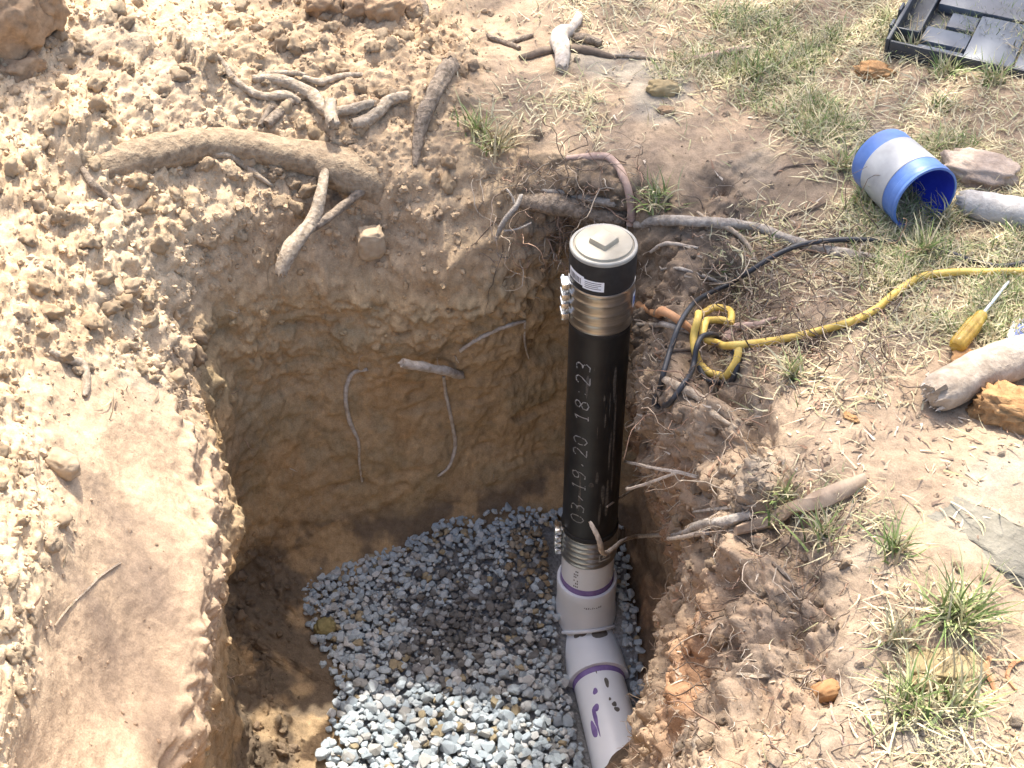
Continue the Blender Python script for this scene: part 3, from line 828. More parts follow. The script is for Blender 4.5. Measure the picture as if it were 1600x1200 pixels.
root('bark covered stick lying down the slope beside the dry grass', [(700, 108), (684, 145), (664, 185), (654, 222), (647, 260)], [30, 27, 25, 20, 7], BARK, cat='stick', lift=.7)
root('pale crooked root topmost in the root cluster at the back left', [(394, 124), (440, 130), (478, 150), (520, 172), (548, 178)], [13, 18, 20, 18, 10], PALE, lift=.9,
     branches=[([(398, 120), (430, 114), (455, 113), (478, 120)], [7, 9, 9, 7], None)])
root('short pale root right of the root cluster pointing down left', [(640, 150), (612, 162), (585, 174), (562, 190), (548, 200)], [16, 18, 19, 20, 17], PALE, lift=.9)
root('level pale root behind the root cluster', [(474, 122), (505, 128), (535, 122), (565, 118)], [8, 12, 12, 9], PALE, lift=.8)
root('sawn stub of root facing the camera in the root cluster', [(522, 160), (523, 178, .02), (525, 197, .04)], [20, 22, 20], PALE, cat='root stub', lift=.8)
root('thin root curving down into the left end of the root cluster', [(325, 72), (345, 98), (362, 122), (385, 142), (412, 152), (448, 154), (468, 158)], [7, 11, 12, 13, 14, 15, 12], PALE, lift=.6)
root('short brown root slanting under the left end of the cluster', [(452, 158), (436, 176), (418, 196)], [15, 18, 15], BARK, lift=.7)
root('stubby dark root leaning at the far left of the cluster', [(426, 165), (414, 182), (406, 198)], [11, 13, 10], BARK, lift=.6)
root('flat splinter of root wood across the middle of the cluster', [(505, 164), (540, 168), (575, 164), (598, 162)], [9, 15, 14, 8], PALE, cat='splinter', lift=1.0)
root('pointed pale root sticking out over the thick rim root', [(315, 240), (350, 246), (378, 260), (404, 276), (426, 289)], [9, 11, 11, 9, 5], PALE, lift=1.0)
root('brown root running down the crumbly left wall', [(128, 264), (148, 292), (170, 312), (194, 334)], [11, 14, 13, 7], BARK, lift=.4)
root('pinkish root arching behind the pipe cap', [(885, 246), (920, 247), (952, 248), (970, 266), (982, 292), (989, 320), (990, 352)], [8, 11, 13, 13, 13, 14, 16], PINK, lift=.5)
root('thick split root in the hollow left of the pipe cap', [(808, 316), (850, 318), (890, 322), (930, 330), (972, 342)], [22, 32, 36, 34, 22], BARK, lift=.3,
     branches=[([(846, 298), (880, 302), (912, 308), (940, 316), (962, 318)], [8, 13, 14, 14, 11], DRIFT)])
root('forked dead twig leaning in the hollow left of the cap', [(816, 305, .03), (806, 322, .04), (794, 340, .04), (784, 358, .03), (776, 374, .01)], [7, 9, 9, 8, 5], DRIFT, cat='twig', lift=.8,
     branches=[([(788, 362, .03), (808, 358, .04), (830, 348, .04)], [4, 4, 3], None), ([(806, 320, .03), (800, 306, .03), (792, 296, .02)], [5, 4, 3], None)])
root('long pale root lying right of the cap under the black cable', [(996, 352), (1030, 348), (1075, 350), (1130, 350), (1180, 358), (1225, 372), (1270, 388), (1330, 402), (1392, 408)], [13, 16, 17, 16, 15, 15, 16, 17, 10], DRIFT, lift=.6)
root('straw coloured twig crossing over the long pale root', [(1088, 338), (1112, 348), (1138, 362), (1160, 384), (1180, 412)], [5, 7, 8, 8, 5], PALE, cat='twig', lift=2.6)
root('white broken twig just right of the pipe cap', [(1016, 390), (1040, 382), (1062, 384), (1088, 388)], [5, 7, 6, 4], WHITEW, cat='twig', lift=2.0)
root('orange brown root running from the pipe to the cord loop', [(1000, 474), (1028, 488), (1056, 500), (1084, 516)], [11, 12, 13, 11], RUST, lift=.8)
root('grey thin root just below the orange brown root', [(998, 506), (1030, 508), (1058, 513), (1082, 520)], [7, 8, 8, 6], DRIFT, lift=.8)
root('grey twig above the orange brown root', [(1036, 422), (1070, 424), (1100, 433), (1140, 446)], [5, 6, 7, 4], DRIFT, cat='twig', lift=1.0)
root('knobbly root piece right of the yellow loop', [(1132, 532), (1150, 520), (1180, 508), (1215, 498)], [22, 16, 11, 6], PINK, lift=.8)
root('dark root crossing below the grey thin root', [(996, 560), (1024, 555), (1052, 549), (1082, 546)], [7, 8, 8, 7], DARKW, lift=.6)
root('straight root stick below the cord loops', [(1038, 588), (1064, 604), (1090, 624), (1120, 646), (1152, 670)], [11, 15, 14, 11, 5], PALE, cat='stick', lift=1.0)
root('sawn pale root stub poking from the middle of the back wall', [(718, 584), (700, 580, .03), (668, 572, .05), (630, 566, .07)], [14, 14, 14, 13], WHITEW, cat='root stub', lift=.4)
root('white rootlet looping across the lower steel band', [(1108, 832), (1070, 838, .02), (1030, 836, .05), (1000, 838, .10), (972, 845, .42), (941, 858, .62), (936, 842, .63), (928, 824, .62), (922, 814, .61)], [9, 7, 6, 6, 5, 7, 7, 6, 4], WHITEW, cat='rootlet', lift=.6)
root('forked white rootlet reaching from the right wall to the riser', [(1090, 745), (1062, 738, .03), (1030, 732, .05), (1002, 726, .08), (976, 721, .2)], [6, 6, 5, 5, 4], WHITEW, cat='rootlet', lift=.6,
     branches=[([(1062, 738, .03), (1030, 748, .05), (1000, 758, .08), (968, 778, .25), (949, 792, .4)], [5, 5, 5, 4, 3], None), ([(1040, 734, .04), (1012, 744, .06), (990, 742, .08)], [4, 3, 3], None)])
root('thin pale rootlet hanging down the left of the back wall', [(574, 575), (552, 582), (541, 602), (540, 624), (546, 652), (560, 690), (562, 720), (566, 752)], [6, 7, 7, 7, 7, 5, 4, 3], WHITEW, cat='rootlet', lift=.8)
root('thin pale rootlet hanging below the sawn stub', [(694, 588), (697, 612), (702, 640), (707, 668), (710, 700), (700, 730), (684, 744)], [5, 6, 6, 6, 6, 5, 4], WHITEW, cat='rootlet', lift=.8)
root('forked rootlet slanting right of the sawn stub', [(720, 548), (740, 534), (760, 520), (790, 508), (820, 500)], [6, 6, 7, 7, 5], WHITEW, cat='rootlet', lift=.8, branches=[([(820, 500), (818, 530), (826, 560)], [4, 4, 3], None)])
root('long thin root lying across the grey right bank', [(1152, 1052), (1190, 1056), (1240, 1058), (1292, 1064)], [5, 8, 8, 5], PALE, lift=.9)
root('wiry root hanging down the grey right bank', [(1288, 1056), (1298, 1090), (1304, 1120), (1318, 1165)], [6, 6, 5, 4], PINK, lift=1.0)
root('thin brown root curving down from the bark slab', [(1150, 838), (1180, 862), (1215, 890), (1240, 912), (1252, 935), (1256, 950)], [5, 6, 7, 7, 6, 4], BARK, lift=.9)
root('forked grey root at the hole edge left of the bark slab', [(1172, 802), (1140, 812), (1105, 822), (1075, 834), (1052, 838)], [14, 17, 16, 11, 6], DRIFT, lift=.8,
     branches=[([(1150, 812), (1125, 830), (1108, 848)], [7, 7, 4], None), ([(1160, 790), (1120, 795), (1085, 800)], [7, 7, 4], None)])
root('thin straw rootlet on the smooth left slope', [(188, 880), (160, 898), (132, 925), (108, 948), (84, 978)], [4, 5, 4, 4, 3], PALE, cat='rootlet', lift=.9)
root('pale crooked root half buried in the left bank', [(76, 548), (100, 560), (126, 572), (134, 596), (132, 622)], [9, 14, 17, 15, 10], PALE, lift=.5)
root('curled rust coloured root at the lower right edge', [(1546, 1028), (1540, 1050), (1550, 1072), (1554, 1086)], [8, 9, 8, 5], RUST, lift=.9)
root('rust coloured root curling into the frame at lower right', [(1600, 1030), (1580, 1040), (1574, 1062), (1588, 1080)], [8, 8, 7, 5], RUST, lift=.9)
root('straight brown stick on the dirt left of the white forked stick', [(738, 46), (765, 60), (790, 70), (812, 78)], [5, 8, 9, 7], BARK, cat='stick', lift=.9, branches=[([(796, 70), (815, 64), (833, 56)], [8, 9, 6], None)])
root('dark flat stick under the white forked stick', [(812, 92), (850, 84), (890, 80), (930, 84), (962, 92)], [8, 15, 15, 13, 6], DARKW, cat='stick', lift=.4)
root('bleached split branch standing out among the sticks at the top', [(878, 116), (874, 92), (880, 68), (892, 52)], [18, 26, 28, 18], WHITEW, cat='branch piece', lift=1.0, gnarl=.3,
     branches=[([(888, 56), (900, 40), (905, 26)], [12, 15, 12], None)])
root('short thick stick end right of the bleached branch', [(896, 64), (915, 66), (938, 72)], [14, 16, 13], BARK, cat='stick', lift=.8)
root('long reddish stick lying at the edge of the upper grass', [(1062, 96), (1100, 94), (1140, 86), (1172, 76)], [6, 12, 13, 6], PINK, cat='stick', lift=.7)
root('thin straight stick right of the dark flat stick', [(950, 88), (990, 90), (1030, 96), (1062, 100)], [5, 7, 7, 4], PALE, cat='stick', lift=.9)
root('upright brown stick end at the top edge beside the big clods', [(660, 36), (659, 18), (660, 0)], [10, 12, 10], BARK, cat='stick', lift=.9)
root('thin dark twig arching on the bare dirt left of the bucket', [(1210, 275), (1228, 264), (1250, 260), (1278, 258)], [3, 4, 4, 3], DARKW, cat='twig', lift=1.5)
root('thin dark twig lower on the bare dirt near the long root', [(1222, 345), (1248, 334), (1275, 326), (1292, 318)], [3, 4, 4, 3], DARKW, cat='twig', lift=1.5)

# ------------------------------------------------------------------ lumps: rocks, clods, logs with broken ends
def lump(dims, seed, sub=4, amp=.18, freq=2.2, box=.7, fib=None):
    bm = bmesh.new(); bmesh.ops.create_icosphere(bm, subdivisions=sub, radius=1)
    for v in bm.verts:
        p = v.co.normalized()
        s = Vector([math.copysign(abs(c) ** box, c) for c in p])
        q = Vector((p.x * (fib[0] if fib else 1), p.y * (fib[1] if fib else 1), p.z * (fib[2] if fib else 1)))
        k = 1 + amp * (mn.fractal(q * freq + Vector((seed * 7.3, seed * 1.7, 0)), .9, 2.1, 5))
        v.co = Vector((s.x * dims[0], s.y * dims[1], s.z * dims[2])) * k
    return bm
def lump_obj(name, bm, loc, rot, mat, parent=None):
    m = bpy.data.meshes.new(name); bm.to_mesh(m); bm.free()
    for p in m.polygons: p.use_smooth = True
    o = link(name, m, mat, parent); o.location = loc; o.rotation_euler = rot; return o
CONC = noisy('weathered_concrete', (.27, .205, .155), (.43, .345, .275), 45, .95, .9, .008)
ROT = noisy('rotted_orange_wood', (.26, .135, .055), (.48, .285, .13), 55, .95, .9, .006)
OCHRE = noisy('ochre_clay', (.25, .185, .09), (.40, .31, .17), 40, .95, .6, .004)
GREYCLAY = noisy('grey_silt', (.17, .155, .12), (.25, .23, .18), 55, .97, 1.0, .010, spec=.05)
OLIVE = noisy('olive_clay', (.17, .145, .06), (.29, .24, .11), 50, .95, .5, .004)
TANCLOD = noisy('tan_clod', (.33, .24, .15), (.46, .355, .235), 60, .95, .6, .004)
BRCLOD = noisy('brown_clod', (.22, .145, .085), (.38, .26, .155), 60, .95, .7, .005)
def on_ground(px, py, h=0):
    l, n = hit(px, py); return l + Vector((0, 0, h))
def lumpat(name, label, cat, px, py, w, hgt, seed, mat, rz=0, asp=.7, h=.35, amp=.2, group=None, fib=None, box=.75, freq=2.2):
    l, n = hit(px, py); k = depth(l) / FPX
    d = (w * k / 2, w * k / 2 * asp, hgt * k / 2)
    o = lump_obj(name, lump(d, seed, 4, amp, freq, box, fib), l + n * d[2] * h, (0, 0, rz), mat)
    return tag(o, label, cat, group)
lumpat('concrete_chunk', 'pinkish pale chunk of broken concrete beside the blue bucket', 'concrete chunk', 1530, 272, 116, 46, 3, CONC, -.35, .62, .35, .26)
lumpat('orange_wood_lump', 'crumbling orange rotted wood under the white log', 'rotted wood', 1578, 652, 120, 70, 5, ROT, -.4, .55, .35, .42, fib=(1, 3, 2), freq=3.2)
lumpat('orange_wood_lump', 'flat orange rotted wood between the screwdriver and the log', 'rotted wood', 1528, 572, 84, 26, 8, ROT, -.2, .6, .3, .4, freq=3)
lumpat('orange_wood_lump', 'tiny orange wood crumb on the pale dirt in the right middle', 'rotted wood', 1328, 655, 26, 12, 9, ROT, -.8, .5, .3, .4)
lumpat('orange_grass_clump', 'rusty lump of dry thatch in the grass below the black tray', 'thatch lump', 1366, 116, 52, 24, 12, ROT, 0, .7, .3, .5)
lumpat('clay_slab', 'flat grey slab of silty clay at the right edge', 'clay slab', 1548, 842, 210, 16, 14, GREYCLAY, -.75, .50, -.25, .30, box=.6)
lumpat('ochre_clod', 'cracked ochre clay lump among the grass at lower right', 'clay lump', 1478, 1042, 120, 34, 15, OCHRE, -.1, .55, .0, .26)
lumpat('ochre_clod', 'smaller ochre clay lump below left of the cracked one', 'clay lump', 1445, 1068, 50, 30, 16, OCHRE, .4, .6, .1, .3)
lumpat('brown_clod', 'smooth brown clay lump in the grey right bank', 'clay lump', 1290, 1080, 52, 34, 17, noisy('red_clay', (.27, .14, .06), (.38, .22, .10), 50, .95, .5, .003), .3, .6, .4, .14)
lumpat('tan_block', 'squarish tan clod stuck high on the back wall', 'clod', 578, 378, 42, 52, 18, TANCLOD, .2, .8, .35, .14, box=.55)
lumpat('dirt_clod', 'two toned dirt clod on the bare ground behind the cap', 'clod', 1036, 143, 50, 22, 19, OCHRE, .1, .6, .5, .25)
lumpat('dirt_clod', 'small dark clod nearer the cap on the bare ground', 'clod', 1040, 174, 28, 10, 20, BRCLOD, .1, .6, .5, .25)
lumpat('olive_stone', 'olive clay lump lying on the left edge of the gravel', 'clay lump', 508, 984, 34, 30, 22, OLIVE, .5, .8, .5, .2)
lumpat('pale_clod', 'large pale clod with a rounded top on the left bank', 'clod', 95, 728, 62, 44, 23, TANCLOD, -.5, .6, .3, .14)
for k, (x, y, w, h_, t) in enumerate([(512, 12, 56, 40, 'leftmost dark clod of the row at the top edge'), (556, 16, 50, 36, 'second clod from the left in the row at the top edge'), (598, 14, 62, 48, 'broadest clod in the row at the top edge'), (640, 20, 34, 26, 'small clod at the right end of the row at the top edge')]):
    lumpat('soil_chunk', t, 'clod', x, y, w, h_, 40 + k, BRCLOD, .3 * k, .8, .5, .28)
for k, (x, y, w, h_, t) in enumerate([(18, 40, 120, 120, 'large crumbling clod in the upper left corner'), (60, 12, 80, 70, 'clod behind the largest one in the upper left corner'), (30, 110, 70, 46, 'clod in front of the largest one in the upper left corner')]):
    lumpat('soil_chunk', t, 'clod', x, y, w, h_, 60 + k, BRCLOD, .5 * k, .8, .25, .3)

def log(label, a_, b_, r0, r1, mat, endmat, seed, sink=.25, bend=.0):
    """a short log between two pixels on the ground, with splintered near end"""
    A_, _ = hit(*a_); B_, _ = hit(*b_)
    A_ = A_ + Vector((0, 0, r0 * (1 - sink))); B_ = B_ + Vector((0, 0, r1 * (1 - sink)))
    n = 26; P, R_ = [], []
    sd = (B_ - A_).cross(Vector((0, 0, 1))).normalized()
    for i in range(n + 1):
        t = i / n; p = A_.lerp(B_, t) + sd * bend * math.sin(math.pi * t)
        P.append(p); R_.append((r0 + (r1 - r0) * t) * (1 + .10 * mn.noise(Vector((t * 6, seed, 0)))))
    R_[0] *= .72; R_[1] *= .93
    bm = MB(); bm.tube(P, R_, 26, True, .09, seed, True)
    o = bm.build('log', mat, None, origin=A_, angle=50)
    e = MB(); rr_ = random.Random(seed); ax = (A_ - P[3]).normalized()
    q1 = ax.cross(Vector((0, 0, 1))).normalized(); q2 = ax.cross(q1)
    for k in range(26):
        an = rr_.random() * 6.28; ra = r0 * rr_.uniform(.15, .72); c = A_ + (q1 * math.cos(an) + q2 * math.sin(an)) * ra
        w = r0 * rr_.uniform(.08, .2); L = r0 * rr_.uniform(.1, .42)
        d1 = (q1 * math.cos(an * 3) + q2 * math.sin(an * 3)) * w; d2 = ax.cross(d1)
        base = [c - ax * r0 * .3 + d1, c - ax * r0 * .3 + d2, c - ax * r0 * .3 - d1, c - ax * r0 * .3 - d2, c + ax * L]
        e.add(base, [(0, 1, 4), (1, 2, 4), (2, 3, 4), (3, 0, 4)])
    s = e.build('splintered_end', endmat, o, smooth=False); s['kind'] = 'stuff'
    return o, ax
LOGW = noisy('peeled_log', (.25, .195, .14), (.46, .385, .30), 50, .9, .8, .006)
L1, _ = log('', (1452, 640), (1660, 560), .033, .036, LOGW, noisy('broken_wood', (.42, .33, .24), (.66, .58, .47), 80, .95, .6, .003), 4, .1, -.012)
tag(L1, 'thick pale peeled log with a broken end at the right edge', 'log')
L2, _ = log('', (1497, 330), (1690, 372), .026, .034, noisy('silver_log', (.27, .25, .225), (.46, .44, .41), 50, .9, .8, .006), DRIFT, 9, .2)
tag(L2, 'silver grey log with small slots beside the blue bucket', 'log')
# bark slab
def slab(label, name, cat, pts, w_px, mat, seed, thick=.012):
    W = []
    for p in pts:
        l, n = hit(*p); W.append(l + Vector((0, 0, thick * .9)))
    n = 22; V_, F_ = [], []
    P, R_ = spline(W, [depth(W[i]) / FPX * w_px[i] / 2 for i in range(len(W))], .012)
    m = 9
    for i, p in enumerate(P):
        t = (P[min(i + 1, len(P) - 1)] - P[max(i - 1, 0)]).normalized(); sd = t.cross(Vector((0, 0, 1))).normalized(); up = sd.cross(t)
        for k in range(m):
            a_ = -1 + 2 * k / (m - 1)
            q = p + sd * a_ * R_[i] * (1 + .25 * mn.noise(Vector((i * .4, k * .1, seed)))) + up * (thick * (1 - a_ * a_) + .004 * mn.noise(Vector((i * .12, k * 1.3, seed))))
            V_.append(q)
        for k in range(m):
            a_ = 1 - 2 * k / (m - 1)
            V_.append(p + sd * a_ * R_[i] * .92 - up * thick * (.35 + .3 * (1 - a_ * a_)))
    mm = 2 * m
    for i in range(len(P) - 1):
        for k in range(mm): F_.append((i * mm + k, i * mm + (k + 1) % mm, (i + 1) * mm + (k + 1) % mm, (i + 1) * mm + k))
    F_ += [tuple(range(mm))[::-1], tuple((len(P) - 1) * mm + k for k in range(mm))]
    b = MB(); b.add(V_, F_); o = b.build(name, mat, None, origin=W[0], angle=40)
    return tag(o, label, cat)
slab('long tapering slab of brown bark between two grass tufts', 'bark_slab', 'bark', [(1148, 838), (1185, 824), (1230, 806), (1275, 790), (1315, 772), (1348, 756)], [10, 26, 34, 36, 34, 16], noisy('brown_bark', (.22, .15, .10), (.44, .34, .24), 30, .95, .9, .005, stretch=(1, .35, 1)), 3)

# ------------------------------------------------------------------ bucket, tray, cords, screwdriver, card
BLUE = noisy('blue_plastic', (.055, .125, .34), (.10, .19, .45), 30, .42, .1, .001, spec=.4)
BLUEIN = noisy('blue_inside', (.02, .035, .40), (.035, .06, .50), 30, .5, 0)
GREYL = noisy('silvery_label', (.27, .27, .26), (.45, .45, .44), 14, .42, .15, .001)
c0, _ = hit(1436, 356); k0 = depth(c0) / FPX
BD = Vector((.40, -.915, 0)).normalized()
BR = .0665
bc = Vector((c0.x, c0.y, c0.z + BR * .96))
bk_ = empty('bucket', bc - Vector((0, 0, BR)), 'small open blue bucket with a silvery band lying on its side', 'bucket')
MBk = Matrix.Translation(bc) @ BD.to_track_quat('Z', 'Y').to_matrix().to_4x4()
Lb = .150
MB().lathe([(0, -Lb), (.055, -Lb), (.0615, -Lb + .004), (.0635, -Lb + .012), (.0655, -.02), (.0665, -.019), (.0672, -.012), (.0665, -.008), (.0660, -.006), (.0668, -.004), (.0668, 0), (.0625, .001), (.0620, -.004)], 72, MBk).build('bucket_shell', BLUE, bk_)
MB().lathe([(.0622, -.001), (.0600, -.02), (.0585, -Lb + .012), (.055, -Lb + .006), (0, -Lb + .006)], 64, MBk).build('bucket_inside', BLUEIN, bk_)
MB().lathe([(.0640, -.112), (.0648, -.111), (.0664, -.040), (.0656, -.039)], 72, MBk).build('silvery_band', GREYL, bk_)
patch(MBk, .0612, math.radians(205), -.02, .5, .018, noisy('dried_residue', (.16, .14, .06), (.30, .26, .12), 50, .9, .4), 'residue', bk_, 5, -.004)
TRAY = noisy('black_tray_plastic', (.022, .026, .030), (.05, .056, .064), 14, .45, .15, .001, spec=.45)
TRAYP = noisy('grey_tray_panel', (.055, .065, .078), (.10, .115, .135), 10, .42, .12, .001, spec=.5)
ex = Vector((.904, -.427, 0)); ey = Vector((.427, .904, 0)); o0 = Vector((.785, 2.868, 0))
o0.z = drop(o0.x + .15, o0.y + .05).z
MT = Matrix(((ex.x, ey.x, 0, o0.x), (ex.y, ey.y, 0, o0.y), (0, 0, 1, o0.z), (0, 0, 0, 1)))
tray = empty('tool_tray', o0, 'open black plastic tray with compartments lying in the upper right grass', 'tray')
TW, TL = .56, .42
def tbox(name, x0, x1, y0, y1, z0, z1, mat, bev=.003):
    MB().box(((x0 + x1) / 2, (y0 + y1) / 2, (z0 + z1) / 2), ((x1 - x0) / 2, (y1 - y0) / 2, (z1 - z0) / 2), MT).build(name, mat, tray, bevel=bev)
tbox('tray_base', .004, TW, .004, TL, 0, .014, TRAY)
tbox('side_wall', 0, .009, 0, TL, .002, .046, TRAY); tbox('front_wall', .0092, TW, 0, .008, .002, .042, TRAY); tbox('side_wall', TW - .008, TW, .0085, TL, .002, .046, TRAY); tbox('back_wall', .0092, TW - .0085, TL - .008, TL, .002, .046, TRAY)
tbox('raised_panel', .062, .158, .0085, .038, .0142, .030, TRAYP); tbox('raised_panel', .062, .158, .050, .115, .0142, .033, TRAYP); tbox('raised_panel', .160, .262, .0085, .20, .0142, .037, TRAYP)
tbox('raised_panel', .266, TW - .012, .0085, .20, .0142, .039, TRAYP); tbox('raised_panel', .098, .158, .135, .20, .0142, .030, TRAYP); tbox('raised_panel', .062, TW - .012, .215, TL - .012, .0142, .036, TRAYP)
tbox('divider', .010, .056, .060, .065, .0142, .043, TRAY, .0015); tbox('divider', .052, .057, .066, TL - .01, .0142, .041, TRAY, .0015); tbox('divider', .160, .166, .203, .213, .0142, .041, TRAY, .001)
tbox('latch', -.007, -.0005, .052, .082, .018, .050, TRAY, .002); tbox('latch', -.007, -.0005, .125, .160, .018, .050, TRAY, .002)

YEL = noisy('yellow_cord', (.46, .31, .055), (.62, .45, .12), 60, .5, .15, .001, spec=.4)
BLK = noisy('black_cable', (.018, .019, .021), (.035, .036, .04), 60, .45, .1, .0006, spec=.4)
def cord(name, label, cat, segs, r, mat):
    o = None
    for k, pts in enumerate(segs):
        W = []
        for p in pts:
            l, n = hit(p[0], p[1]); l = l + Vector((0, 0, r * 1.7))
            if len(p) > 2: l = l - (l - CAMP).normalized() * p[2]
            W.append(l)
        P, R_ = spline(W, [r] * len(W), .006)
        b = MB(); b.tube(P, R_, 12, True)
        if o is None: o = tag(b.build(name, mat, None, origin=W[0], angle=80), label, cat)
        else: b.build('cord_loop', mat, o, angle=80)
    return o
cord('yellow_cord', 'yellow rubber cord looped in a knot and trailing off to the right', 'cord',
     [[(1640, 432), (1600, 432), (1540, 433), (1480, 434), (1440, 440), (1400, 464), (1365, 492), (1330, 510), (1290, 522), (1240, 534), (1190, 543), (1150, 547, .01), (1118, 543, .02), (1098, 534, .025), (1100, 515, .01), (1112, 508, 0), (1128, 508, 0), (1138, 512, 0)],
      [(1140, 515, .002), (1142, 502, .006), (1134, 491, .012), (1118, 488, .02), (1100, 496, .025), (1088, 512, .028), (1083, 532, .028), (1085, 555, .02), (1093, 576, .01), (1108, 590, .005), (1124, 594, .004), (1140, 587, .004), (1150, 570, .006), (1153, 552, .004)]], .0068, YEL)
cord('black_cable', 'thin black cable arching from the right edge down to the hole rim', 'cable',
     [[(1640, 405), (1600, 416), (1560, 422), (1520, 414), (1478, 400), (1440, 393), (1390, 384), (1340, 380, .01), (1290, 382, .02), (1245, 390, .03), (1205, 408, .03), (1170, 430, .03), (1140, 448, .03), (1105, 465, .03), (1075, 490, .03), (1058, 520, .025), (1046, 555, .02), (1036, 590, .015), (1028, 620, .005), (1022, 636, 0), (1030, 642, -.01)],
      [(1120, 532, .0), (1108, 528, .03), (1096, 532, .04), (1088, 548, .04), (1084, 572, .03), (1078, 590, .02), (1066, 608, .012), (1052, 628, .006), (1036, 638, .002)],
      [(1092, 578, .012), (1098, 592, .008), (1112, 602, .004), (1130, 604, .002), (1146, 594, .003), (1152, 574, .004), (1144, 556, .0)]], .0050, BLK)
AMB, nt, b_ = new_mat('amber_handle')
b_.inputs['Base Color'].default_value = (.62, .40, .06, 1); b_.inputs['Roughness'].default_value = .22; b_.inputs['Transmission Weight'].default_value = .35; b_.inputs['IOR'].default_value = 1.45
g_ = grain(nt, 60); r_ = ramp(nt, g_.outputs[0], [(.35, (.50, .30, .04)), (.65, (.72, .50, .10))]); nt.links.new(r_.outputs[0], b_.inputs['Base Color'])
h0, _ = hit(1490, 556); h1, _ = hit(1531, 506); h2, _ = hit(1562, 468)
hr = .0150
h0.z += hr + .004; h1.z += hr + .006; ax = (h1 - h0).normalized(); hl = (h1 - h0).length
drv = empty('screwdriver', h0 - Vector((0, 0, hr)), 'screwdriver with a stubby clear amber handle on the dry grass', 'screwdriver')
MS = Matrix.Translation(h0) @ ax.to_track_quat('Z', 'Y').to_matrix().to_4x4()
b = MB(); prof = [(0, -.001), (.62, -.001), (.86, .002), (.97, .008), (1, .016), (1, hl * .55), (.97, hl * .72), (.80, hl * .82), (.72, hl * .88), (.74, hl * .95), (.60, hl), (0, hl)]
n = 72; Vv = []
for r, z in prof:
    for k in range(n):
        an = 2 * math.pi * k / n; fl = 1 - .10 * max(0, math.cos(6 * an)) ** 2 * (1 if .010 < z < hl * .8 else .1)
        Vv.append(MS @ Vector((r * hr * fl * math.cos(an), r * hr * fl * math.sin(an), z)))
b.add(Vv, [(i * n + k, i * n + (k + 1) % n, (i + 1) * n + (k + 1) % n, (i + 1) * n + k) for i in range(len(prof) - 1) for k in range(n)])
b.build('handle', AMB, drv)
sl_ = (h2 - h1).length + .03
MB().lathe([(0, hl - .002), (.0036, hl - .002), (.0034, hl + sl_ * .86), (.0040, hl + sl_ * .93), (.0016, hl + sl_), (0, hl + sl_)], 16, MS).build('shaft', SHINY, drv)
cc, _ = hit(1590, 545)
cx = Vector((.87, -.30, 0)).normalized(); cy = Vector((.45, .89, 0)).normalized()
cc = at_z(1566, 543, cc.z + .012); 
MC = Matrix(((cx.x, cy.x, 0, cc.x), (cx.y, cy.y, 0, cc.y), (0, 0, 1, cc.z), (0, 0, 0, 1)))
card = empty('card', cc, 'white edged blue printed card at the right edge above the log', 'card')
MB().box((.06, .045, 0), (.06, .045, .0015), MC).build('card_sheet', STICK, card)
MB().box((.062, .049, .002), (.052, .037, .0004), MC).build('blue_print', noisy('card_blue', (.10, .13, .30), (.20, .24, .42), 70, .6, 0), card)
for k in range(4): MB().box((.05, .022 + .016 * k, .0027), (.034 - .004 * (k % 3), .0022, .0002), MC).build('print_line', STICK, card)

# ------------------------------------------------------------------ scattered stuff: clods, crumbs, thatch, grass, rootlets
FV = VD[F]; FC = FV.mean(1)
d1 = FV[:, 2] - FV[:, 0]; d2 = FV[:, 3] - FV[:, 1]
FN = np.cross(d1, d2); FA = np.linalg.norm(FN, axis=1) / 2; FN /= np.maximum(np.linalg.norm(FN, axis=1)[:, None], 1e-12)
fpx, fpy, fdp = project(FC)
fin = (fpx > -260) & (fpx < 1860) & (fpy > -220) & (fpy < 1420) & (fdp > .8)
FI0 = F[:, 0]
f_sp, f_wall, f_rw, f_flat, f_slide, f_rp, f_left, f_right = (x[FI0] for x in (spoil, wallmid, rightwall, flat, slide, RP, left, right))
f_lf = leftfoot[FI0]
def sample(weight, n):
    w = FA * weight * fin; c = np.cumsum(w)
    if c[-1] <= 0: return np.zeros(0, int)
    return np.searchsorted(c, RNG.random(n) * c[-1]).clip(0, len(F) - 1)
def spots(i):
    u = RNG.random((len(i), 1)); v = RNG.random((len(i), 1)); q = FV[i]
    return (q[:, 0] * (1 - u) + q[:, 1] * u) * (1 - v) + (q[:, 3] * (1 - u) + q[:, 2] * u) * v
def box_px(x0, y0, x1, y1, soft=60):
    return sst(fpx, x0 - soft, x0 + soft) * (1 - sst(fpx, x1 - soft, x1 + soft)) * sst(fpy, y0 - soft, y0 + soft) * (1 - sst(fpy, y1 - soft, y1 + soft))
fnoise = fbm(FC, .18, 3, 301); fnoise2 = fbm(FC, .06, 3, 302)
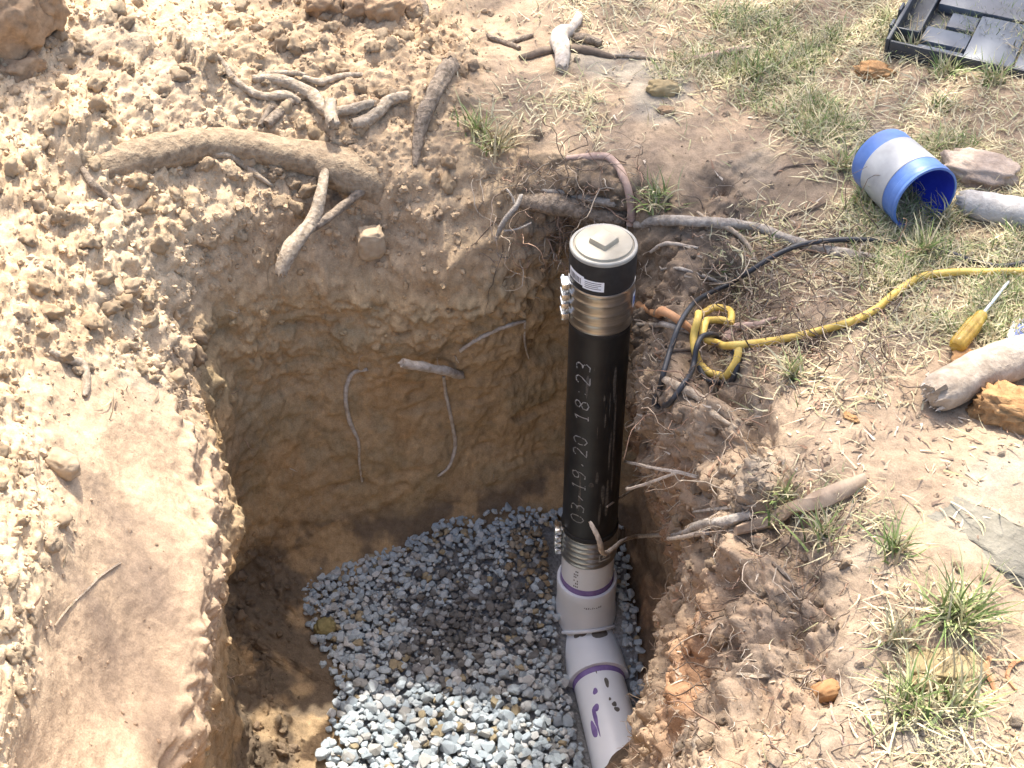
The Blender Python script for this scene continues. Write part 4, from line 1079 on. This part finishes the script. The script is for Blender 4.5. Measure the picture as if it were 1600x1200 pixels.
# clods: lumpy little bodies in the soil's own colour
def clod_shape(seed, sub):
    bm = bmesh.new(); bmesh.ops.create_icosphere(bm, subdivisions=sub, radius=1)
    q = random.Random(seed)
    pl = [(Vector((q.gauss(0, 1), q.gauss(0, 1), q.gauss(0, 1))).normalized(), q.uniform(.55, .85)) for _ in range(11)]
    for v in bm.verts:
        k = 1.0
        for nn_, dd in pl:
            t_ = v.co.dot(nn_)
            if t_ > 0: k = min(k, dd / t_)
        v.co *= k * (1 + .42 * mn.fractal(v.co * 2.4 + Vector((seed * 3.3, 0, 0)), .6, 2.2, 5))
    bm.verts.index_update(); V_ = np.array([v.co[:] for v in bm.verts]) * (1, .85, .7); F_ = np.array([[v.index for v in f.verts] for f in bm.faces]); bm.free(); return V_, F_
CL2 = [clod_shape(k, 2) for k in range(12)]; CL1 = [clod_shape(k + 40, 1) for k in range(8)]
CL3 = [clod_shape(k + 80, 3) for k in range(8)]
CLOD = tint_mat('clod_soil', 70, .75, 1.25, .6, .003, .96, 420, .1)
wt = f_sp * 1.0 + f_rw * .55 + f_flat * (.10 + .25 * (fnoise > .1)) + f_lf * 1.2 + f_wall * .10 * (f_rp > 3.6) + f_slide * .04 + .3 * ((f_rp > 3.5) & (f_rp < 5) & (f_slide < .3))
ii = sample(wt, 19000)
cs_ = .0022 * (1 - RNG.random(len(ii))) ** -.52
cs_ = np.minimum(cs_, .019) * np.where(f_sp[ii] > .5, 1.25, .85)
cs_ = np.where(f_slide[ii] > .4, np.minimum(cs_, .006), cs_)
cs_ = np.where((f_flat[ii] > .5) | (f_wall[ii] > .5), np.minimum(cs_, .011), cs_)
cp_ = spots(ii) + FN[ii] * (cs_ * .05)[:, None]
cc_ = np.clip(col[FI0[ii]] * RNG.uniform(.85, 1.18, (len(ii), 1)), .03, .8)
cr_ = rotm(len(ii), RNG)
ax_, ay_, ad_ = project(cp_)
vis = (ax_ > -10) & (ax_ < 1610) & (ay_ > -10) & (ay_ < 1210)
order = np.argsort(-np.where(vis, cs_ / ad_, 0)); first = order[:300]; rest = order[300:]
bigr = rest[cs_[rest] > .006]; smr = rest[cs_[rest] <= .006]
scatter_mesh('soil_clods', CL2, cp_[bigr], cr_[bigr], cs_[bigr], cc_[bigr], CLOD, ground, False)['kind'] = 'stuff'
scatter_mesh('soil_crumbs', CL1, cp_[smr], cr_[smr], cs_[smr], cc_[smr], CLOD, ground, False)['kind'] = 'stuff'
CT = {}; PAL = cc_[first[::10]]
for i in first:
    k = int(RNG.integers(0, 8)); pj = int(np.argmin(((PAL - cc_[i]) ** 2).sum(1))); ck = tuple(PAL[pj])
    if (k, ck) not in CT:
        CT[k, ck] = np_mesh('soil_clod', CL3[k][0], CL3[k][1], ck, True); CT[k, ck].materials.append(CLOD)
    o = bpy.data.objects.new('soil_clod', CT[k, ck]); COL.objects.link(o); o.parent = ground
    o.matrix_local = Matrix.Translation(Vector(cp_[i])) @ Matrix(cr_[i].tolist()).to_4x4() @ Matrix.Scale(cs_[i], 4)

BLADE = tint_mat('grass_blades', 90, .8, 1.2, 0.2, .001, .8, 300, .2)
def blades(P, Nn, L, W, lean, curl, cols, segs=4):
    """curved tapering strips: base points, normals, lengths, widths, lean from the normal, extra bend"""
    n = len(P)
    az = RNG.random(n) * 2 * math.pi
    d = np.stack([np.cos(az), np.sin(az), np.zeros(n)], 1)
    d -= Nn * (d * Nn).sum(1)[:, None]; d /= np.linalg.norm(d, axis=1)[:, None]
    side = np.cross(Nn, d)
    p = P.copy(); rows = []; tw = RNG.normal(0, .38, (n, 1))
    for k in range(segs + 1):
        d = d + side * tw; d /= np.linalg.norm(d, axis=1)[:, None]
        t = k / segs; w = W * (1 - .85 * t ** 1.6) / 2
        rows.append(p - side * w[:, None]); rows.append(p + side * w[:, None])
        a_ = lean + curl * (k + .5) / segs
        p = p + (Nn * np.cos(a_)[:, None] + d * np.sin(a_)[:, None]) * (L / segs)[:, None]
        side = side + RNG.normal(0, .16, (n, 1)) * Nn; side /= np.linalg.norm(side, axis=1)[:, None]
    Vv = np.stack(rows, 1).reshape(-1, 3)
    m = 2 * (segs + 1)
    Fq = np.array([[2 * k, 2 * k + 1, 2 * k + 3, 2 * k + 2] for k in range(segs)])
    Ff = (Fq[None] + (np.arange(n) * m)[:, None, None]).reshape(-1, 4)
    return Vv, Ff, np.repeat(cols, m, 0)
def pickcol(opts, n):
    o = np.array(opts); return o[RNG.integers(0, len(o), n)] * RNG.uniform(.82, 1.18, (n, 1))
STRAW = [(.52, .45, .28), (.60, .52, .34), (.44, .36, .22), (.34, .27, .16), (.50, .46, .30), (.40, .38, .20)]
GREEN = [(.20, .26, .085), (.26, .32, .12), (.33, .37, .17), (.15, .21, .07), (.40, .41, .22)]
zone = np.maximum.reduce([box_px(1180, -400, 2000, 250), box_px(1330, 0, 2000, 560, 40), box_px(880, -400, 1300, 60, 50), box_px(1050, 60, 1500, 210, 50)]) * (1 - .75 * box_px(1000, 150, 1240, 330, 50))
zone2 = box_px(1350, 900, 2000, 1500, 60) * .26 + box_px(1180, 760, 1420, 850, 40) * .35 + box_px(680, 130, 960, 260, 40) * .45 + box_px(1000, 330, 1420, 620, 50) * .28 + .018
gz = (zone + zone2) * f_flat
ii = sample(gz * (.35 + 1.2 * sst(fnoise + .5 * fnoise2, -.25, .4)), 46000); n = len(ii)
A1 = blades(spots(ii) + FN[ii] * .003, FN[ii], RNG.uniform(.018, .06, n), RNG.uniform(.0016, .0036, n), RNG.uniform(.9, 1.5, n), RNG.uniform(-.3, .8, n), pickcol(STRAW, n))
link('dry_thatch', np_mesh('dry_thatch', *A1[:2], A1[2]), BLADE)['kind'] = 'stuff'
gg = zone * f_flat * sst(fnoise + .4 * fnoise2, -.02, .35) + .25 * zone2 * f_flat * sst(fnoise, .1, .4) * (f_right > .5)
ii = sample(gg, 19000); n = len(ii)
A1 = blades(spots(ii), FN[ii], RNG.uniform(.018, .05, n), RNG.uniform(.0016, .0032, n), RNG.uniform(.1, .9, n), RNG.uniform(.2, 1.2, n), pickcol(GREEN + STRAW[:2], n))
link('short_grass', np_mesh('short_grass', *A1[:2], A1[2]), BLADE)['kind'] = 'stuff'
# chips and leaf litter on the bare ground
ii = sample(f_flat * (.2 + .8 * box_px(1000, 330, 1600, 1200, 80)) * sst(fnoise2 + fnoise, -.1, .4) + .3 * f_rw, 3000); n = len(ii)
A1 = blades(spots(ii) + FN[ii] * .002, FN[ii], RNG.uniform(.006, .026, n), RNG.uniform(.002, .006, n), RNG.uniform(1.2, 1.55, n), RNG.uniform(-.2, .3, n), pickcol([(.30, .22, .15), (.42, .33, .23), (.20, .14, .10), (.52, .44, .34), (.36, .22, .14)], n), 2)
link('leaf_litter', np_mesh('leaf_litter', *A1[:2], A1[2]), BLADE)['kind'] = 'stuff'
# single tufts one can point at
def tuft(px, py, n, L, label, green=.6, spread=.02, lean=(.1, 1.15)):
    l, nn = hit(px, py); base = np.array(l); n = int(n * 1.7); L *= 1.25; spread *= 1.3
    P = np.repeat(base[None], n, 0) + RNG.normal(0, spread * .35, (n, 3)) * (1, 1, 0); 
    for k in range(n): P[k, 2] = min(max(drop(P[k, 0], P[k, 1]).z, l.z - .012), l.z + .012) - .002
    Nn = np.repeat(np.array([(0, 0, 1.0)]), n, 0)
    c = np.where(RNG.random((n, 1)) < green * .8, pickcol(GREEN, n), pickcol(STRAW, n))
    Vv, Ff, Cc = blades(P, Nn, RNG.uniform(.5, 1.1, n) * L, RNG.uniform(.0026, .0054, n), RNG.uniform(lean[0], lean[1], n), RNG.uniform(.1, .9, n), c, 5)
    o = link('grass_tuft', np_mesh('grass_tuft', Vv - base, Ff, Cc), BLADE); o.location = l
    return tag(o, label, 'grass tuft')
for a_ in [(1495, 965, 80, .085, 'largest spiky green tuft left of the ochre lump at lower right', .65, .03), (1420, 1105, 70, .07, 'bright green tuft lowest in the right corner', .7, .035), (1500, 1100, 50, .07, 'loose green tuft right of the lowest tuft', .6, .03),
           (1285, 838, 36, .06, 'small green tuft under the bark slab', .6, .02), (1215, 792, 40, .055, 'pale green tuft above the bark slab', .6, .02), (1395, 862, 34, .06, 'low green tuft left of the grey clay slab', .65, .025), (1240, 588, 36, .055, 'greyish spiky tuft below the yellow cord', .35, .018),
           (1436, 400, 50, .06, 'dry green tuft in front of the bucket mouth', .5, .02), (1350, 320, 46, .06, 'mixed tuft against the left side of the bucket', .5, .025), (1322, 262, 46, .06, 'bushy tuft behind the bucket on its left', .55, .03), (1480, 350, 40, .055, 'curly straw tuft between bucket and silver log', .2, .03),
           (740, 205, 40, .06, 'small green tuft on the back rim beside the bark stick', .6, .025), (775, 230, 46, .075, 'dry brown tuft hanging on the back rim', .1, .03), (1030, 318, 46, .06, 'dark green tuft right behind the pipe cap', .6, .025),
           (1420, 85, 40, .07, 'tall straw tuft at the near corner of the black tray', .4, .02), (1480, 115, 46, .06, 'green tuft along the front of the black tray', .75, .03), (1550, 128, 46, .06, 'second green tuft along the front of the tray', .75, .03), (1180, 120, 50, .055, 'broad green tuft at the edge of the upper bare dirt', .65, .04),
           (1400, 1000, 34, .06, 'straw tuft fallen over the edge of the grey bank', .1, .03)]:
    tuft(*a_)
# fine rootlets sticking out of the cut soil
def wires(P, D_, L, r, cols, segs=6, jit=.45):
    n = len(P); p = P.copy(); d = D_ / np.linalg.norm(D_, axis=1)[:, None]; rows = []
    for k in range(segs + 1):
        s1 = np.cross(d, np.array([(.3, .2, .93)])); s1 /= np.maximum(np.linalg.norm(s1, axis=1)[:, None], 1e-6); s2 = np.cross(d, s1)
        rr_ = (r * (1 - .6 * k / segs))[:, None]
        for a_ in (0, 2.094, 4.189): rows.append(p + (s1 * math.cos(a_) + s2 * math.sin(a_)) * rr_)
        d = d + RNG.normal(0, jit, (n, 3)); d[:, 2] -= .08; d /= np.linalg.norm(d, axis=1)[:, None]
        p = p + d * (L / segs)[:, None]
    m = 3 * (segs + 1); Vv = np.stack(rows, 1).reshape(-1, 3)
    Fq = np.array([[3 * k + j, 3 * k + (j + 1) % 3, 3 * k + 3 + (j + 1) % 3, 3 * k + 3 + j] for k in range(segs) for j in range(3)])
    return Vv, (Fq[None] + (np.arange(n) * m)[:, None, None]).reshape(-1, 4), np.repeat(cols, m, 0)
RC_ = [(.46, .38, .28), (.36, .28, .20), (.26, .19, .14), (.54, .47, .37), (.42, .29, .21)]
wr = f_rw * (f_rp > 2.6) * .6 + f_flat * (1.3 * box_px(1000, 360, 1400, 600, 50) + .35 * box_px(1080, 830, 1400, 1200, 60) + .5 * box_px(780, 240, 1000, 340, 30)) + f_wall * .10 * (f_rp > 3) * (f_right > .2) + ((f_rp > 3.6) & (f_rp < 5.4)) * box_px(780, 250, 1000, 420, 30) * 1.2 + f_sp * .05 + f_wall * .03
ii = sample(wr, 1900); ii = ii[np.hypot(FC[ii, 0] - PX, FC[ii, 1] - PY) > .12]; n = len(ii)
D_ = FN[ii] * .6 + RNG.normal(0, .6, (n, 3))
A1 = wires(spots(ii), D_, RNG.uniform(.012, .055, n), RNG.uniform(.0005, .0013, n), pickcol(RC_, n))
link('fine_rootlets', np_mesh('fine_rootlets', *A1[:2], A1[2]), BLADE, ground)['kind'] = 'stuff'
ii = sample(f_flat * (1.6 * box_px(1000, 370, 1400, 590, 40) + .5 * box_px(1060, 830, 1330, 1200, 50) + .9 * box_px(790, 240, 1000, 340, 25)) + f_rw * (f_rp > 4.4) * .3 + ((f_rp > 3.4) & (f_rp < 5.4)) * box_px(780, 250, 1010, 420, 20) * 1.2, 900); ii = ii[(np.hypot(FC[ii, 0] - PX, FC[ii, 1] - PY) > .20) & (FC[ii, 2] > -.22)]; n = len(ii)
D_ = FN[ii] * .25 + RNG.normal(0, .7, (n, 3)) * (1, .5, .4)
A1 = wires(spots(ii) + FN[ii] * .004, D_, RNG.uniform(.05, .17, n), RNG.uniform(.0007, .0020, n), pickcol([(.20, .15, .11), (.30, .23, .17), (.40, .33, .25), (.15, .11, .08), (.34, .22, .15)], n), 10, .42)
link('root_tangle', np_mesh('root_tangle', *A1[:2], A1[2]), BLADE, ground)['kind'] = 'stuff'
